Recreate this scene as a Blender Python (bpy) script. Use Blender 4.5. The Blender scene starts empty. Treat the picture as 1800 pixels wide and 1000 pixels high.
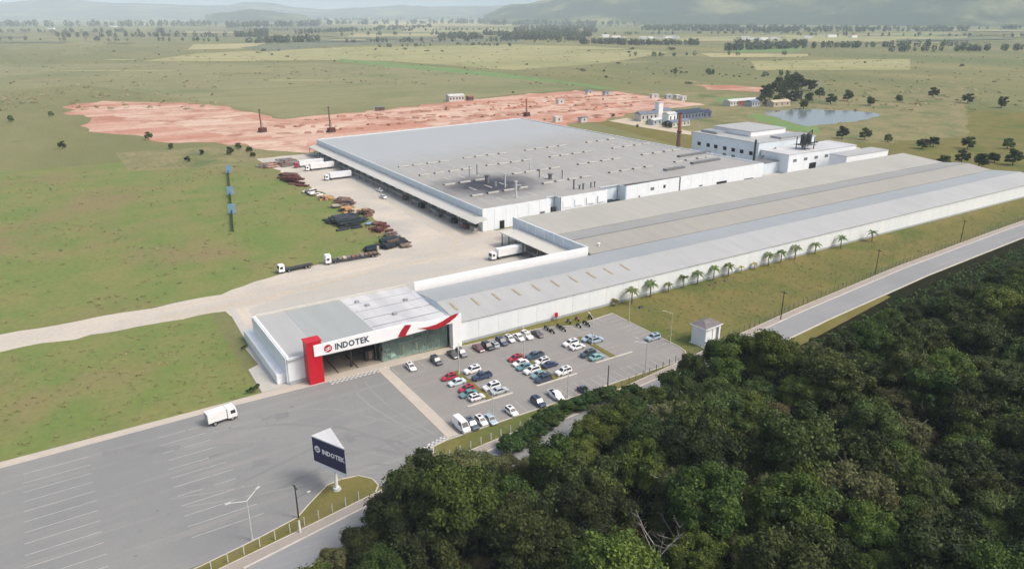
import bpy, math, random
import numpy as np
from mathutils import Vector, Matrix, noise as mnoise

R = math.radians
rng = random.Random(7)
S = bpy.context.scene
COL = S.collection

# ------------------------------------------------------------------ camera, sky, sun, exposure
CAM_H, FPX, DPX, XBPX = 85.0, 1290.0, 476.0, -880.0
PITCH = math.atan2(DPX, FPX)
YAW = math.atan2(-XBPX, math.hypot(FPX, DPX))
cam_d = bpy.data.cameras.new('camera')
cam = bpy.data.objects.new('camera', cam_d)
COL.objects.link(cam)
cam_d.sensor_fit = 'HORIZONTAL'
cam_d.sensor_width = 36.0
cam_d.lens = FPX / 1800.0 * 36.0
cam_d.clip_start = 1.0
cam_d.clip_end = 60000.0
cam.location = (0, 0, CAM_H)
cam.rotation_euler = (math.pi / 2 - PITCH, 0, -YAW)
S.camera = cam

SUN = Vector((0.50, -0.62, 0.98)).normalized()
W = bpy.data.worlds.new('World')
S.world = W
W.use_nodes = True
nt = W.node_tree
nt.nodes.clear()
sky_n = nt.nodes.new('ShaderNodeTexSky')
sky_n.sky_type = 'NISHITA'
sky_n.sun_disc = False
sky_n.sun_elevation = math.asin(SUN.z)
sky_n.sun_rotation = math.atan2(SUN.x, SUN.y)
sky_n.altitude = 50
sky_n.air_density = 1.0
sky_n.dust_density = 7.0
sky_n.ozone_density = 1.0
bg = nt.nodes.new('ShaderNodeBackground')
bg.inputs['Strength'].default_value = 0.15
wo = nt.nodes.new('ShaderNodeOutputWorld')
nt.links.new(sky_n.outputs[0], bg.inputs[0])
nt.links.new(bg.outputs[0], wo.inputs[0])

sd = bpy.data.lights.new('sun', 'SUN')
sd.energy = 1.3
sd.angle = R(14)
sd.color = (1.0, 0.965, 0.91)
so = bpy.data.objects.new('sun', sd)
COL.objects.link(so)
so.rotation_euler = SUN.to_track_quat('Z', 'Y').to_euler()

S.view_settings.view_transform = 'Standard'
S.view_settings.look = 'None'
S.view_settings.gamma = 1.0
S.view_settings.use_curve_mapping = False
S.view_settings.exposure = 0.48
S.render.engine = 'CYCLES'
S.cycles.use_denoising = True
S.cycles.denoising_prefilter = 'NONE'
S.cycles.max_bounces = 5
S.cycles.diffuse_bounces = 3
S.cycles.glossy_bounces = 2
S.cycles.transmission_bounces = 2
S.cycles.transparent_max_bounces = 6
S.cycles.volume_bounces = 2

# ------------------------------------------------------------------ survey helpers (camera calibration -> world)
_cp, _sp = math.cos(PITCH), math.sin(PITCH)
_fg = np.array([math.sin(YAW), math.cos(YAW), 0.0])
_rt = np.array([math.cos(YAW), -math.sin(YAW), 0.0])
_fw = _fg * _cp - np.array([0, 0, _sp])
_up = _fg * _sp + np.array([0, 0, _cp])
def _ray(px, py): return _rt * (px - 900) + _up * (500 - py) + _fw * FPX
def P(px, py, z=0.0):
    v = _ray(px, py); t = (z - CAM_H) / v[2]
    return (float(v[0] * t), float(v[1] * t))
def PY(px, py, y0):
    v = _ray(px, py); t = y0 / v[1]
    return (float(v[0] * t), float(CAM_H + v[2] * t))

# ------------------------------------------------------------------ materials
MATS = {}
def lin(c):
    c = c / 255.0
    return c / 12.92 if c <= 0.04045 else ((c + 0.055) / 1.055) ** 2.4
def srgb(r, g, b, k=1.0): return (lin(r) * k, lin(g) * k, lin(b) * k)

class NT:
    def __init__(s, m): s.t = m.node_tree; s.n = s.t.nodes; s.l = s.t.links
    def add(s, typ, **kw):
        n = s.n.new(typ)
        for k, v in kw.items(): setattr(n, k, v)
        return n
    def link(s, a, b): s.l.new(a, b)
    def noise(s, vec, scale, detail=4, rough=0.6, dist=0.0):
        n = s.add('ShaderNodeTexNoise'); n.inputs['Scale'].default_value = scale
        n.inputs['Detail'].default_value = detail; n.inputs['Roughness'].default_value = rough
        n.inputs['Distortion'].default_value = dist
        s.link(vec, n.inputs['Vector']); return n.outputs[0]
    def mapr(s, v, a, b, c, d):
        n = s.add('ShaderNodeMapRange'); n.inputs[1].default_value = a; n.inputs[2].default_value = b
        n.inputs[3].default_value = c; n.inputs[4].default_value = d; s.link(v, n.inputs[0]); return n.outputs[0]
    def mix(s, f, a, b, mode='MIX'):
        n = s.add('ShaderNodeMix', data_type='RGBA', blend_type=mode)
        for sock, v in ((n.inputs[0], f), (n.inputs[6], a), (n.inputs[7], b)):
            if hasattr(v, 'links'): s.link(v, sock)
            elif isinstance(v, (int, float)): sock.default_value = v
            else: sock.default_value = (*v, 1)
        return n.outputs[2]
    def scaled(s, vec, sx, sy, sz, rot=0.0):
        n = s.add('ShaderNodeMapping'); n.inputs['Scale'].default_value = (sx, sy, sz)
        n.inputs['Rotation'].default_value = (0, 0, rot); s.link(vec, n.inputs[0]); return n.outputs[0]

def base_mat(name):
    m = bpy.data.materials.new(name); m.use_nodes = True
    t = NT(m); b = t.n.get('Principled BSDF'); MATS[name] = m
    return m, t, b

def mat(name, c1, c2=None, scale=0.2, rough=0.8, spec=0.3, metal=0.0, fine=2.0, fvar=0.12, streak=None, space='world', bump=0.0, bscale=3.0, lo=0.35, hi=0.65, c3=None, s3=0.02):
    """two-tone procedural surface: broad patches c1/c2, fine grain, optional streaks"""
    m, t, b = base_mat(name)
    if space == 'world': vec = t.add('ShaderNodeNewGeometry').outputs['Position']
    else: vec = t.add('ShaderNodeTexCoord').outputs['Object']
    v = t.scaled(vec, *streak) if streak else vec
    f = t.mapr(t.noise(v, scale, 5, 0.62), lo, hi, 0, 1)
    col = t.mix(f, c1, c2 or tuple(x * 0.85 for x in c1))
    if c3:
        col = t.mix(t.mapr(t.noise(vec, s3, 4, 0.6, 0.3), 0.5, 0.66, 0, 1), col, c3)
    g = t.mapr(t.noise(vec, fine, 3, 0.7), 0.25, 0.75, 1 - fvar, 1 + fvar)
    cc = t.add('ShaderNodeCombineColor')
    for i in range(3): t.link(g, cc.inputs[i])
    col = t.mix(1.0, col, cc.outputs[0], 'MULTIPLY')
    t.link(col, b.inputs['Base Color'])
    b.inputs['Roughness'].default_value = rough
    b.inputs['Specular IOR Level'].default_value = spec
    b.inputs['Metallic'].default_value = metal
    if bump:
        bn = t.add('ShaderNodeBump'); bn.inputs['Strength'].default_value = bump; bn.inputs['Distance'].default_value = 0.2
        t.link(t.noise(vec, bscale, 4, 0.7), bn.inputs['Height']); t.link(bn.outputs[0], b.inputs['Normal'])
    return m

def foliage(name, c1, c2, obj_var=0.25, transl=0.22):
    m, t, b = base_mat(name)
    at = t.add('ShaderNodeAttribute'); at.attribute_name = 'tint'
    oi = t.add('ShaderNodeObjectInfo')
    col = t.mix(at.outputs['Fac'], c1, c2)
    h = t.add('ShaderNodeHueSaturation')
    t.link(t.mapr(oi.outputs['Random'], 0, 1, 0.47, 0.525), h.inputs['Hue'])
    mt = t.add('ShaderNodeMath', operation='MULTIPLY'); mt.inputs[1].default_value = 7.31
    fr = t.add('ShaderNodeMath', operation='FRACT'); t.link(oi.outputs['Random'], mt.inputs[0]); t.link(mt.outputs[0], fr.inputs[0])
    t.link(t.mapr(fr.outputs[0], 0, 1, 1 - obj_var, 1 + obj_var), h.inputs['Value'])
    h.inputs['Saturation'].default_value = 0.95
    t.link(col, h.inputs['Color'])
    t.link(h.outputs[0], b.inputs['Base Color'])
    b.inputs['Roughness'].default_value = 0.65
    b.inputs['Specular IOR Level'].default_value = 0.25
    tr = t.add('ShaderNodeBsdfTranslucent'); t.link(h.outputs[0], tr.inputs[0])
    mx = t.add('ShaderNodeMixShader'); mx.inputs[0].default_value = transl
    out = t.n.get('Material Output')
    t.link(b.outputs[0], mx.inputs[1]); t.link(tr.outputs[0], mx.inputs[2]); t.link(mx.outputs[0], out.inputs[0])
    return m

def object_paint(name, rough=0.3, coat=0.5, metal=0.0):
    m, t, b = base_mat(name)
    oi = t.add('ShaderNodeObjectInfo')
    vec = t.add('ShaderNodeTexCoord').outputs['Object']
    g = t.mapr(t.noise(vec, 2.0, 3), 0.3, 0.7, 0.92, 1.04)
    cc = t.add('ShaderNodeCombineColor')
    for i in range(3): t.link(g, cc.inputs[i])
    t.link(t.mix(1.0, oi.outputs['Color'], cc.outputs[0], 'MULTIPLY'), b.inputs['Base Color'])
    b.inputs['Roughness'].default_value = rough; b.inputs['Coat Weight'].default_value = coat
    b.inputs['Metallic'].default_value = metal
    return m

K = 0.76  # photo colour -> surface colour at the chosen exposure
def kk(r, g, b): return srgb(r, g, b, K)

def ground_material():
    m, t, b = base_mat('meadow_ground')
    vec = t.add('ShaderNodeNewGeometry').outputs['Position']
    vs = t.scaled(vec, 1.0, 0.28, 1.0, R(33))
    big = t.noise(vs, 0.0035, 5, 0.6)
    mid = t.noise(vs, 0.02, 5, 0.65)
    c = t.mix(t.mapr(big, 0.38, 0.62, 0, 1), kk(122, 126, 84), kk(152, 146, 102))
    c = t.mix(t.mapr(t.noise(vs, 0.0016, 4, 0.6), 0.5, 0.6, 0, 0.7), c, kk(110, 124, 80))
    c = t.mix(t.mapr(mid, 0.35, 0.7, 0, 0.6), c, kk(112, 116, 74))
    c = t.mix(t.mapr(t.noise(vec, 0.05, 3, 0.7), 0.62, 0.72, 0, 0.5), c, kk(92, 104, 66))
    g = t.mapr(t.noise(vec, 0.5, 4, 0.7), 0.25, 0.75, 0.85, 1.15)
    cc = t.add('ShaderNodeCombineColor')
    for i in range(3): t.link(g, cc.inputs[i])
    t.link(t.mix(1.0, c, cc.outputs[0], 'MULTIPLY'), b.inputs['Base Color'])
    b.inputs['Roughness'].default_value = 0.95; b.inputs['Specular IOR Level'].default_value = 0.1
ground_material()

def asphalt(name, c1, c2, c3):
    m, t, b = base_mat(name)
    vec = t.add('ShaderNodeNewGeometry').outputs['Position']
    col = t.mix(t.mapr(t.noise(vec, 0.05, 5, 0.6, 0.6), 0.35, 0.65, 0, 1), c1, c2)
    col = t.mix(t.mapr(t.noise(t.scaled(vec, 0.06, 0.9, 1, R(-20)), 0.5, 4, 0.6, 0.4), 0.52, 0.7, 0, 0.55), col, c3)
    col = t.mix(t.mapr(t.noise(vec, 0.35, 4, 0.7), 0.6, 0.78, 0, 0.5), col, tuple(x * 0.7 for x in c1))
    g = t.mapr(t.noise(vec, 6.0, 2, 0.7), 0.25, 0.75, 0.9, 1.1)
    cc = t.add('ShaderNodeCombineColor')
    for i in range(3): t.link(g, cc.inputs[i])
    t.link(t.mix(1.0, col, cc.outputs[0], 'MULTIPLY'), b.inputs['Base Color'])
    b.inputs['Roughness'].default_value = 0.85; b.inputs['Specular IOR Level'].default_value = 0.25
asphalt('lot_asphalt', kk(157, 154, 149), kk(149, 147, 143), kk(166, 162, 156))
asphalt('forecourt_asphalt', kk(148, 149, 147), kk(140, 142, 142), kk(162, 159, 154))
asphalt('road_asphalt', kk(156, 158, 159), kk(148, 151, 153), kk(168, 167, 164))

mat('big_field', kk(136, 136, 98), kk(150, 147, 108), 0.05, 0.95, 0.1, streak=(0.05, 1.0, 1, R(30)), fine=0.2, fvar=0.14, c3=kk(122, 130, 88), s3=0.006)
mat('pale_field', kk(174, 169, 122), kk(158, 158, 112), 0.02, 0.95, 0.1, streak=(0.2, 1.0, 1, R(33)), fine=0.1, fvar=0.12, c3=kk(150, 152, 105), s3=0.004)
mat('straw_field', kk(186, 176, 132), kk(172, 166, 122), 0.01, 0.95, 0.1, fine=0.1)
mat('green_field', kk(112, 146, 88), kk(126, 150, 92), 0.03, 0.95, 0.1, fine=0.2)
mat('dark_field', kk(112, 122, 100), kk(124, 130, 104), 0.02, 0.95, 0.1, fine=0.05)
mat('scrub', kk(128, 128, 88), kk(152, 142, 104), 0.05, 0.95, 0.1, fine=0.4, fvar=0.2, c3=kk(104, 118, 74), s3=0.03)
mat('red_earth', kk(196, 145, 124), kk(212, 178, 158), 0.035, 0.95, 0.1, streak=(0.25, 1.0, 1, R(8)), fine=0.22, fvar=0.2, c3=kk(184, 128, 106), s3=0.016, lo=0.42, hi=0.58)
mat('pale_earth', kk(220, 194, 174), kk(202, 162, 142), 0.06, 0.95, 0.1, streak=(0.3, 1.0, 1, R(8)), fine=0.25, fvar=0.2, lo=0.4, hi=0.6, c3=kk(178, 128, 106), s3=0.03)
mat('dug_earth', kk(160, 118, 100), kk(182, 134, 112), 0.05, 0.95, 0.1, fine=0.3, fvar=0.2)
mat('gravel', kk(214, 205, 190), kk(200, 193, 182), 0.04, 0.95, 0.1, streak=(0.35, 1.0, 1, R(20)), fine=0.9, fvar=0.11, c3=kk(186, 183, 176), s3=0.022, lo=0.4, hi=0.6)
mat('grey_gravel', kk(188, 186, 180), kk(200, 196, 188), 0.06, 0.95, 0.1, streak=(0.25, 1.0, 1, 0.1), fine=1.2, fvar=0.07)
mat('left_grass', kk(116, 134, 74), kk(134, 136, 84), 0.05, 0.95, 0.1, fine=0.6, fvar=0.16, c3=kk(140, 128, 92), s3=0.02, lo=0.4, hi=0.6)
mat('lawn', kk(112, 114, 64), kk(132, 122, 74), 0.09, 0.95, 0.1, fine=1.0, fvar=0.2, c3=kk(98, 110, 58), s3=0.04)
mat('verge_grass', kk(116, 113, 62), kk(132, 123, 74), 0.12, 0.95, 0.1, fine=1.5, fvar=0.18)
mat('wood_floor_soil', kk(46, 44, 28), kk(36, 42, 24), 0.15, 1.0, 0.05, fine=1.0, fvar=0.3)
mat('concrete', kk(205, 202, 194), kk(194, 191, 184), 0.2, 0.9, 0.2, fine=3, fvar=0.06)
mat('pavement', kk(178, 168, 158), kk(168, 160, 151), 0.25, 0.9, 0.2, fine=3, fvar=0.07)
mat('pink_paving', kk(206, 196, 182), kk(196, 187, 175), 0.25, 0.9, 0.2, fine=3, fvar=0.06)
mat('kerb', kk(222, 216, 205), kk(206, 200, 190), 0.5, 0.9, 0.2, fine=2, fvar=0.1)
mat('road_paint', kk(226, 226, 222), kk(196, 196, 192), 0.6, 0.8, 0.2, fine=3, fvar=0.1)
mat('worn_paint', kk(200, 198, 194), kk(176, 174, 171), 0.6, 0.8, 0.2, fine=3, fvar=0.1)
mat('dark_track', kk(136, 137, 137), kk(146, 146, 145), 0.15, 0.9, 0.2, fine=2, fvar=0.1)
mat('tyre_track', kk(160, 159, 156), kk(148, 149, 147), 0.12, 0.9, 0.2, fine=3, fvar=0.06)
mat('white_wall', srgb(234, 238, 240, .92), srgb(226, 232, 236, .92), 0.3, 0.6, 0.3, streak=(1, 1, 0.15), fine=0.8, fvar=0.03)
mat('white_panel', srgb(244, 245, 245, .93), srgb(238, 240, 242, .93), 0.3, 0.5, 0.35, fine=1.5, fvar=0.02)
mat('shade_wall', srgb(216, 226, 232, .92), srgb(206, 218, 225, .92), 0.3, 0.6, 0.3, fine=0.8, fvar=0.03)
mat('grey_plinth', kk(190, 197, 204), kk(178, 186, 193), 0.4, 0.8, 0.2, fine=1, fvar=0.06)

def roof(name, c1, c2, rot=0.0, rough=0.5, spec=0.5, rib=0.55, stain=None, far=None):
    m, t, b = base_mat(name)
    vec = t.add('ShaderNodeNewGeometry').outputs['Position']
    f = t.mapr(t.noise(t.scaled(vec, 1, 0.12, 1), 0.25, 5, 0.6), 0.35, 0.65, 0, 1)
    col = t.mix(f, c1, c2)
    col = t.mix(t.mapr(t.noise(vec, 0.03, 4, 0.6), 0.5, 0.7, 0, 0.5), col, tuple(x * 0.9 for x in c2))
    if far:      # base colour blends into a bluer tone towards the rear, along a noisy edge
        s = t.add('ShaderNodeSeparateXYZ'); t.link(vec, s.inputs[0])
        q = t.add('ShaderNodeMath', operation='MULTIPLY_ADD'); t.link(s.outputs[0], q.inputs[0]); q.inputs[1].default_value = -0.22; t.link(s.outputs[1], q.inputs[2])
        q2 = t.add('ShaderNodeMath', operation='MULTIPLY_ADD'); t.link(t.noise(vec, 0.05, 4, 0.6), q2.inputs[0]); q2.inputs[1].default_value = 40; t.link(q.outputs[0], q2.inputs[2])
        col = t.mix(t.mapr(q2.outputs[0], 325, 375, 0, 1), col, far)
    if stain:
        (sx, sy), rx, ry, sc = stain
        s = t.add('ShaderNodeSeparateXYZ'); t.link(vec, s.inputs[0])
        def mth(op, a, b_):
            n = t.add('ShaderNodeMath', operation=op)
            for i, q in enumerate((a, b_)):
                if hasattr(q, 'links'): t.link(q, n.inputs[i])
                else: n.inputs[i].default_value = q
            return n.outputs[0]
        dx = mth('DIVIDE', mth('SUBTRACT', s.outputs[0], sx), rx); dy = mth('DIVIDE', mth('SUBTRACT', s.outputs[1], sy), ry)
        d = mth('SQRT', mth('ADD', mth('MULTIPLY', dx, dx), mth('MULTIPLY', dy, dy)), 0)
        d = mth('ADD', d, mth('MULTIPLY', mth('SUBTRACT', t.noise(vec, 0.12, 4, 0.6), 0.5), 0.8))
        col = t.mix(t.mapr(d, 0.4, 1.25, 0.96, 0.0), col, sc)
    t.link(col, b.inputs['Base Color'])
    w = t.add('ShaderNodeTexWave'); w.inputs['Scale'].default_value = rib; w.bands_direction = 'X'
    t.link(vec, w.inputs['Vector'])
    bn = t.add('ShaderNodeBump'); bn.inputs['Strength'].default_value = 0.12; bn.inputs['Distance'].default_value = 0.05
    t.link(w.outputs[1], bn.inputs['Height']); t.link(bn.outputs[0], b.inputs['Normal'])
    b.inputs['Roughness'].default_value = rough; b.inputs['Specular IOR Level'].default_value = spec
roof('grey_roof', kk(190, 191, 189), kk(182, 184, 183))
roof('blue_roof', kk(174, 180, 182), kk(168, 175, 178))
roof('dull_roof', kk(172, 172, 167), kk(164, 164, 160))
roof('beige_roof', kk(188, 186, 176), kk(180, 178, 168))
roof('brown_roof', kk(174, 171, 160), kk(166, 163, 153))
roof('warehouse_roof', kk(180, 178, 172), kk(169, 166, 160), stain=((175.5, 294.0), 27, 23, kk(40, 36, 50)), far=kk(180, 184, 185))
roof('canopy_roof', kk(224, 221, 211), kk(214, 212, 203))
roof('showroom_roof', kk(178, 183, 181), kk(170, 176, 175))
roof('worn_white_roof', kk(226, 227, 228), kk(200, 201, 203))
mat('skylight', kk(212, 210, 204), kk(198, 196, 188), 0.5, 0.4, 0.5)
mat('dirty_skylight', kk(196, 182, 150), kk(176, 160, 138), 0.8, 0.6, 0.3)
mat('dark_metal', kk(62, 63, 66), kk(50, 52, 55), 0.6, 0.6, 0.4)
mat('mid_metal', kk(128, 130, 132), kk(112, 114, 117), 0.6, 0.55, 0.4)
mat('steel', kk(186, 190, 192), kk(168, 172, 175), 0.6, 0.45, 0.5, metal=0.3)
mat('dark_opening', kk(52, 52, 52), kk(42, 42, 44), 0.4, 0.9, 0.1)
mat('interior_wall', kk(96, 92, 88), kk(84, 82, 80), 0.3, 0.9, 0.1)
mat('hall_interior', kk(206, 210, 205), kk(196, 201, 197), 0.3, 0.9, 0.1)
mat('interior_floor', kk(186, 174, 158), kk(172, 162, 148), 0.3, 0.6, 0.3)
mat('red_paint', kk(216, 18, 42), kk(204, 14, 38), 0.5, 0.4, 0.4, fvar=0.03)
mat('crimson_paint', kk(188, 30, 48), kk(178, 24, 42), 0.5, 0.45, 0.4, fvar=0.03)
mat('navy_paint', kk(12, 20, 84), kk(10, 17, 76), 0.5, 0.4, 0.4, fvar=0.03)
mat('letter_dark', kk(62, 78, 92), kk(52, 66, 80), 0.5, 0.5, 0.3)
mat('brick', kk(184, 120, 98), kk(160, 100, 84), 0.8, 0.9, 0.1, fine=3, fvar=0.15)
mat('dark_glass', kk(56, 66, 74), kk(44, 54, 62), 0.6, 0.12, 0.6, space='obj')
mat('tyre', kk(42, 42, 43), kk(34, 34, 36), 1.0, 0.9, 0.1, space='obj')
mat('black_plastic', kk(48, 49, 52), kk(40, 41, 44), 1.0, 0.7, 0.3, space='obj')
mat('lamp_glass', kk(232, 232, 226), kk(216, 216, 212), 1.0, 0.2, 0.6, space='obj')
mat('tail_red', kk(150, 26, 26), kk(130, 20, 22), 1.0, 0.3, 0.5, space='obj')
mat('pole_white', kk(214, 216, 214), kk(200, 203, 202), 0.5, 0.6, 0.4)
mat('pole_cream', kk(206, 204, 170), kk(196, 194, 162), 0.5, 0.6, 0.4)
mat('pole_dark', kk(84, 80, 78), kk(70, 66, 64), 0.5, 0.8, 0.2)
mat('rust', kk(130, 102, 90), kk(110, 88, 80), 0.6, 0.9, 0.2, fine=2, fvar=0.2)
mat('dark_red_metal', kk(108, 56, 52), kk(92, 50, 48), 0.6, 0.8, 0.2, fine=2, fvar=0.2)
mat('dark_green_metal', kk(40, 58, 62), kk(32, 48, 54), 0.5, 0.6, 0.3, fine=1.5, fvar=0.2)
mat('timber', kk(150, 122, 104), kk(128, 106, 92), 0.6, 0.9, 0.2, fine=2, fvar=0.2)
mat('fresh_timber', kk(212, 168, 128), kk(198, 150, 112), 0.6, 0.9, 0.2, fine=2, fvar=0.12)
mat('pale_crate', kk(214, 200, 176), kk(196, 184, 164), 0.6, 0.9, 0.2, fine=2, fvar=0.1)
mat('grey_scrap', kk(150, 148, 146), kk(126, 124, 124), 0.6, 0.8, 0.3, fine=2, fvar=0.2)
mat('blue_board', kk(140, 178, 206), kk(126, 164, 196), 0.6, 0.6, 0.3)
mat('green_net', kk(70, 104, 84), kk(60, 92, 76), 0.6, 0.9, 0.1)
mat('hut_roof', kk(140, 134, 134), kk(122, 118, 120), 0.6, 0.9, 0.2, fine=2, fvar=0.12)
mat('house_wall', kk(226, 224, 218), kk(208, 206, 200), 0.2, 0.8, 0.2, space='obj')
mat('slate_roof', kk(128, 140, 156), kk(108, 120, 138), 0.3, 0.7, 0.3, space='obj')
mat('dark_blue_roof', kk(60, 76, 100), kk(50, 66, 90), 0.3, 0.7, 0.3, space='obj')
mat('clay_roof', kk(176, 120, 100), kk(156, 106, 90), 0.3, 0.9, 0.2, space='obj')
mat('tin_roof', kk(222, 222, 218), kk(204, 206, 204), 0.3, 0.5, 0.4, space='obj')
mat('bark', kk(92, 84, 74), kk(72, 66, 58), 0.8, 0.95, 0.1, fine=4, fvar=0.2, space='obj')
mat('pale_bark', kk(176, 172, 164), kk(150, 147, 140), 1.2, 0.95, 0.1, fine=4, fvar=0.15, space='obj')
mat('palm_bark', kk(140, 132, 120), kk(120, 112, 102), 0.8, 0.95, 0.1, space='obj')
mat('hill_forest', kk(52, 70, 52), kk(72, 88, 60), 0.004, 1.0, 0.05, fine=0.02, fvar=0.35, c3=kk(150, 150, 104), s3=0.0014)
mat('rock', kk(96, 92, 88), kk(80, 78, 76), 1.0, 0.9, 0.2)
foliage('leaf_dark', kk(42, 58, 24), kk(94, 110, 46), 0.45)
foliage('leaf_green', kk(52, 76, 22), kk(112, 132, 44), 0.4)
foliage('leaf_olive', kk(82, 92, 50), kk(134, 138, 86), 0.25)
foliage('leaf_brown', kk(76, 66, 44), kk(112, 98, 66))
foliage('leaf_hedge', kk(42, 68, 26), kk(80, 108, 44))
foliage('leaf_palm', kk(86, 112, 62), kk(136, 150, 86), 0.15)
foliage('leaf_yellow', kk(168, 160, 84), kk(190, 178, 108), 0.15)
foliage('leaf_far', kk(60, 80, 52), kk(96, 110, 74))
foliage('leaf_grass', kk(130, 138, 80), kk(168, 160, 108), 0.1, 0.3)
foliage('leaf_dry', kk(140, 138, 94), kk(190, 178, 130), 0.1, 0.3)
car_paint = object_paint('car_paint')
truck_paint = object_paint('truck_paint', 0.4, 0.2)

def glass_material(name, tint, alpha):
    m, t, b = base_mat(name)
    tr = t.add('ShaderNodeBsdfTransparent'); tr.inputs[0].default_value = (*tint, 1)
    b.inputs['Base Color'].default_value = (0.40, 0.50, 0.46, 1)
    b.inputs['Roughness'].default_value = 0.06
    vec = t.add('ShaderNodeNewGeometry').outputs['Position']
    mx = t.add('ShaderNodeMixShader')
    t.link(t.mapr(t.noise(vec, 0.3, 3), 0.3, 0.7, alpha - 0.015, alpha + 0.015), mx.inputs[0])
    t.link(tr.outputs[0], mx.inputs[1]); t.link(b.outputs[0], mx.inputs[2])
    t.link(mx.outputs[0], t.n.get('Material Output').inputs[0])
glass_material('green_glass', (0.88, 0.97, 0.935), 0.17)

def water_material():
    m, t, b = base_mat('pond_water')
    b.inputs['Base Color'].default_value = (0.16, 0.20, 0.22, 1)
    b.inputs['Roughness'].default_value = 0.12
    b.inputs['Specular IOR Level'].default_value = 0.8
    vec = t.add('ShaderNodeNewGeometry').outputs['Position']
    bn = t.add('ShaderNodeBump'); bn.inputs['Strength'].default_value = 0.012
    t.link(t.noise(vec, 0.8, 3), bn.inputs['Height']); t.link(bn.outputs[0], b.inputs['Normal'])
water_material()

# ------------------------------------------------------------------ mesh helpers
class MB:
    def __init__(s): s.v = []; s.f = []; s.mi = []
    def _add(s, vs, fs, mi=0):
        o = len(s.v); s.v += [tuple(map(float, q)) for q in vs]
        for f in fs: s.f.append([i + o for i in f]); s.mi.append(mi)
        return s
    def box(s, x0, x1, y0, y1, z0, z1, mi=0):
        return s._add([(x0, y0, z0), (x1, y0, z0), (x1, y1, z0), (x0, y1, z0), (x0, y0, z1), (x1, y0, z1), (x1, y1, z1), (x0, y1, z1)],
                      [(0, 3, 2, 1), (4, 5, 6, 7), (0, 1, 5, 4), (1, 2, 6, 5), (2, 3, 7, 6), (3, 0, 4, 7)], mi)
    def cbox(s, cx, cy, cz, lx, ly, lz, rz=0.0, mi=0):
        c, n = math.cos(rz), math.sin(rz); vs = []
        for dz in (-.5, .5):
            for dx, dy in ((-.5, -.5), (.5, -.5), (.5, .5), (-.5, .5)):
                a, b = dx * lx, dy * ly
                vs.append((cx + a * c - b * n, cy + a * n + b * c, cz + dz * lz))
        return s._add(vs, [(0, 3, 2, 1), (4, 5, 6, 7), (0, 1, 5, 4), (1, 2, 6, 5), (2, 3, 7, 6), (3, 0, 4, 7)], mi)
    def quad(s, a, b, c, d, mi=0): return s._add([a, b, c, d], [(0, 1, 2, 3)], mi)
    def poly(s, pts, z, mi=0): return s._add([(p[0], p[1], z) for p in pts], [tuple(range(len(pts)))], mi)
    def prism(s, pts, z0, z1, mi=0):
        n = len(pts)
        a = sum(pts[i][0] * pts[(i + 1) % n][1] - pts[(i + 1) % n][0] * pts[i][1] for i in range(n))
        if a < 0: pts = pts[::-1]
        fs = [tuple(range(n - 1, -1, -1)), tuple(range(n, 2 * n))] + [(i, (i + 1) % n, n + (i + 1) % n, n + i) for i in range(n)]
        return s._add([(p[0], p[1], z0) for p in pts] + [(p[0], p[1], z1) for p in pts], fs, mi)
    def xz_prism(s, pts, y0, y1, mi=0):      # polygon in the x-z plane pushed from y0 to y1
        n = len(pts)
        a = sum(pts[i][0] * pts[(i + 1) % n][1] - pts[(i + 1) % n][0] * pts[i][1] for i in range(n))
        if a < 0: pts = pts[::-1]
        fs = [tuple(range(n)), tuple(range(2 * n - 1, n - 1, -1))] + [((i + 1) % n, i, n + i, n + (i + 1) % n) for i in range(n)]
        return s._add([(p[0], y0, p[1]) for p in pts] + [(p[0], y1, p[1]) for p in pts], fs, mi)
    def yz_prism(s, pts, x0, x1, mi=0):
        n = len(pts)
        a = sum(pts[i][0] * pts[(i + 1) % n][1] - pts[(i + 1) % n][0] * pts[i][1] for i in range(n))
        if a < 0: pts = pts[::-1]
        fs = [tuple(range(n - 1, -1, -1)), tuple(range(n, 2 * n))] + [(i, (i + 1) % n, n + (i + 1) % n, n + i) for i in range(n)]
        return s._add([(x0, p[0], p[1]) for p in pts] + [(x1, p[0], p[1]) for p in pts], fs, mi)
    def tube(s, p0, p1, r0, r1=None, n=8, mi=0, caps=True):
        r1 = r0 if r1 is None else r1
        a, b = Vector(p0), Vector(p1); d = (b - a)
        if d.length < 1e-6: return s
        d.normalize(); u = d.orthogonal().normalized(); w = d.cross(u)
        vs = []
        for c, r in ((a, r0), (b, r1)):
            for i in range(n):
                t = 2 * math.pi * i / n; vs.append(c + u * (math.cos(t) * r) + w * (math.sin(t) * r))
        fs = [(i, (i + 1) % n, n + (i + 1) % n, n + i) for i in range(n)]
        if caps: fs += [tuple(range(n - 1, -1, -1)), tuple(range(n, 2 * n))]
        return s._add(vs, fs, mi)
    def ribbon(s, pts, w, z, mi=0, taper=None):
        L, Rr = [], []
        for i, p in enumerate(pts):
            a = pts[max(i - 1, 0)]; b = pts[min(i + 1, len(pts) - 1)]
            dx, dy = b[0] - a[0], b[1] - a[1]; q = math.hypot(dx, dy) or 1
            hw = w / 2
            L.append((p[0] - dy / q * hw, p[1] + dx / q * hw, z)); Rr.append((p[0] + dy / q * hw, p[1] - dx / q * hw, z))
        for i in range(len(pts) - 1): s.quad(Rr[i], Rr[i + 1], L[i + 1], L[i], mi)
        return s
    def wall_ribbon(s, pts, w, z0, z1, mi=0):      # kerb-like strip with thickness
        for i in range(len(pts) - 1):
            (x0, y0), (x1, y1) = pts[i], pts[i + 1]
            l = math.hypot(x1 - x0, y1 - y0)
            s.cbox((x0 + x1) / 2, (y0 + y1) / 2, (z0 + z1) / 2, l + w * 0.6, w, z1 - z0, math.atan2(y1 - y0, x1 - x0), mi)
        return s
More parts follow.
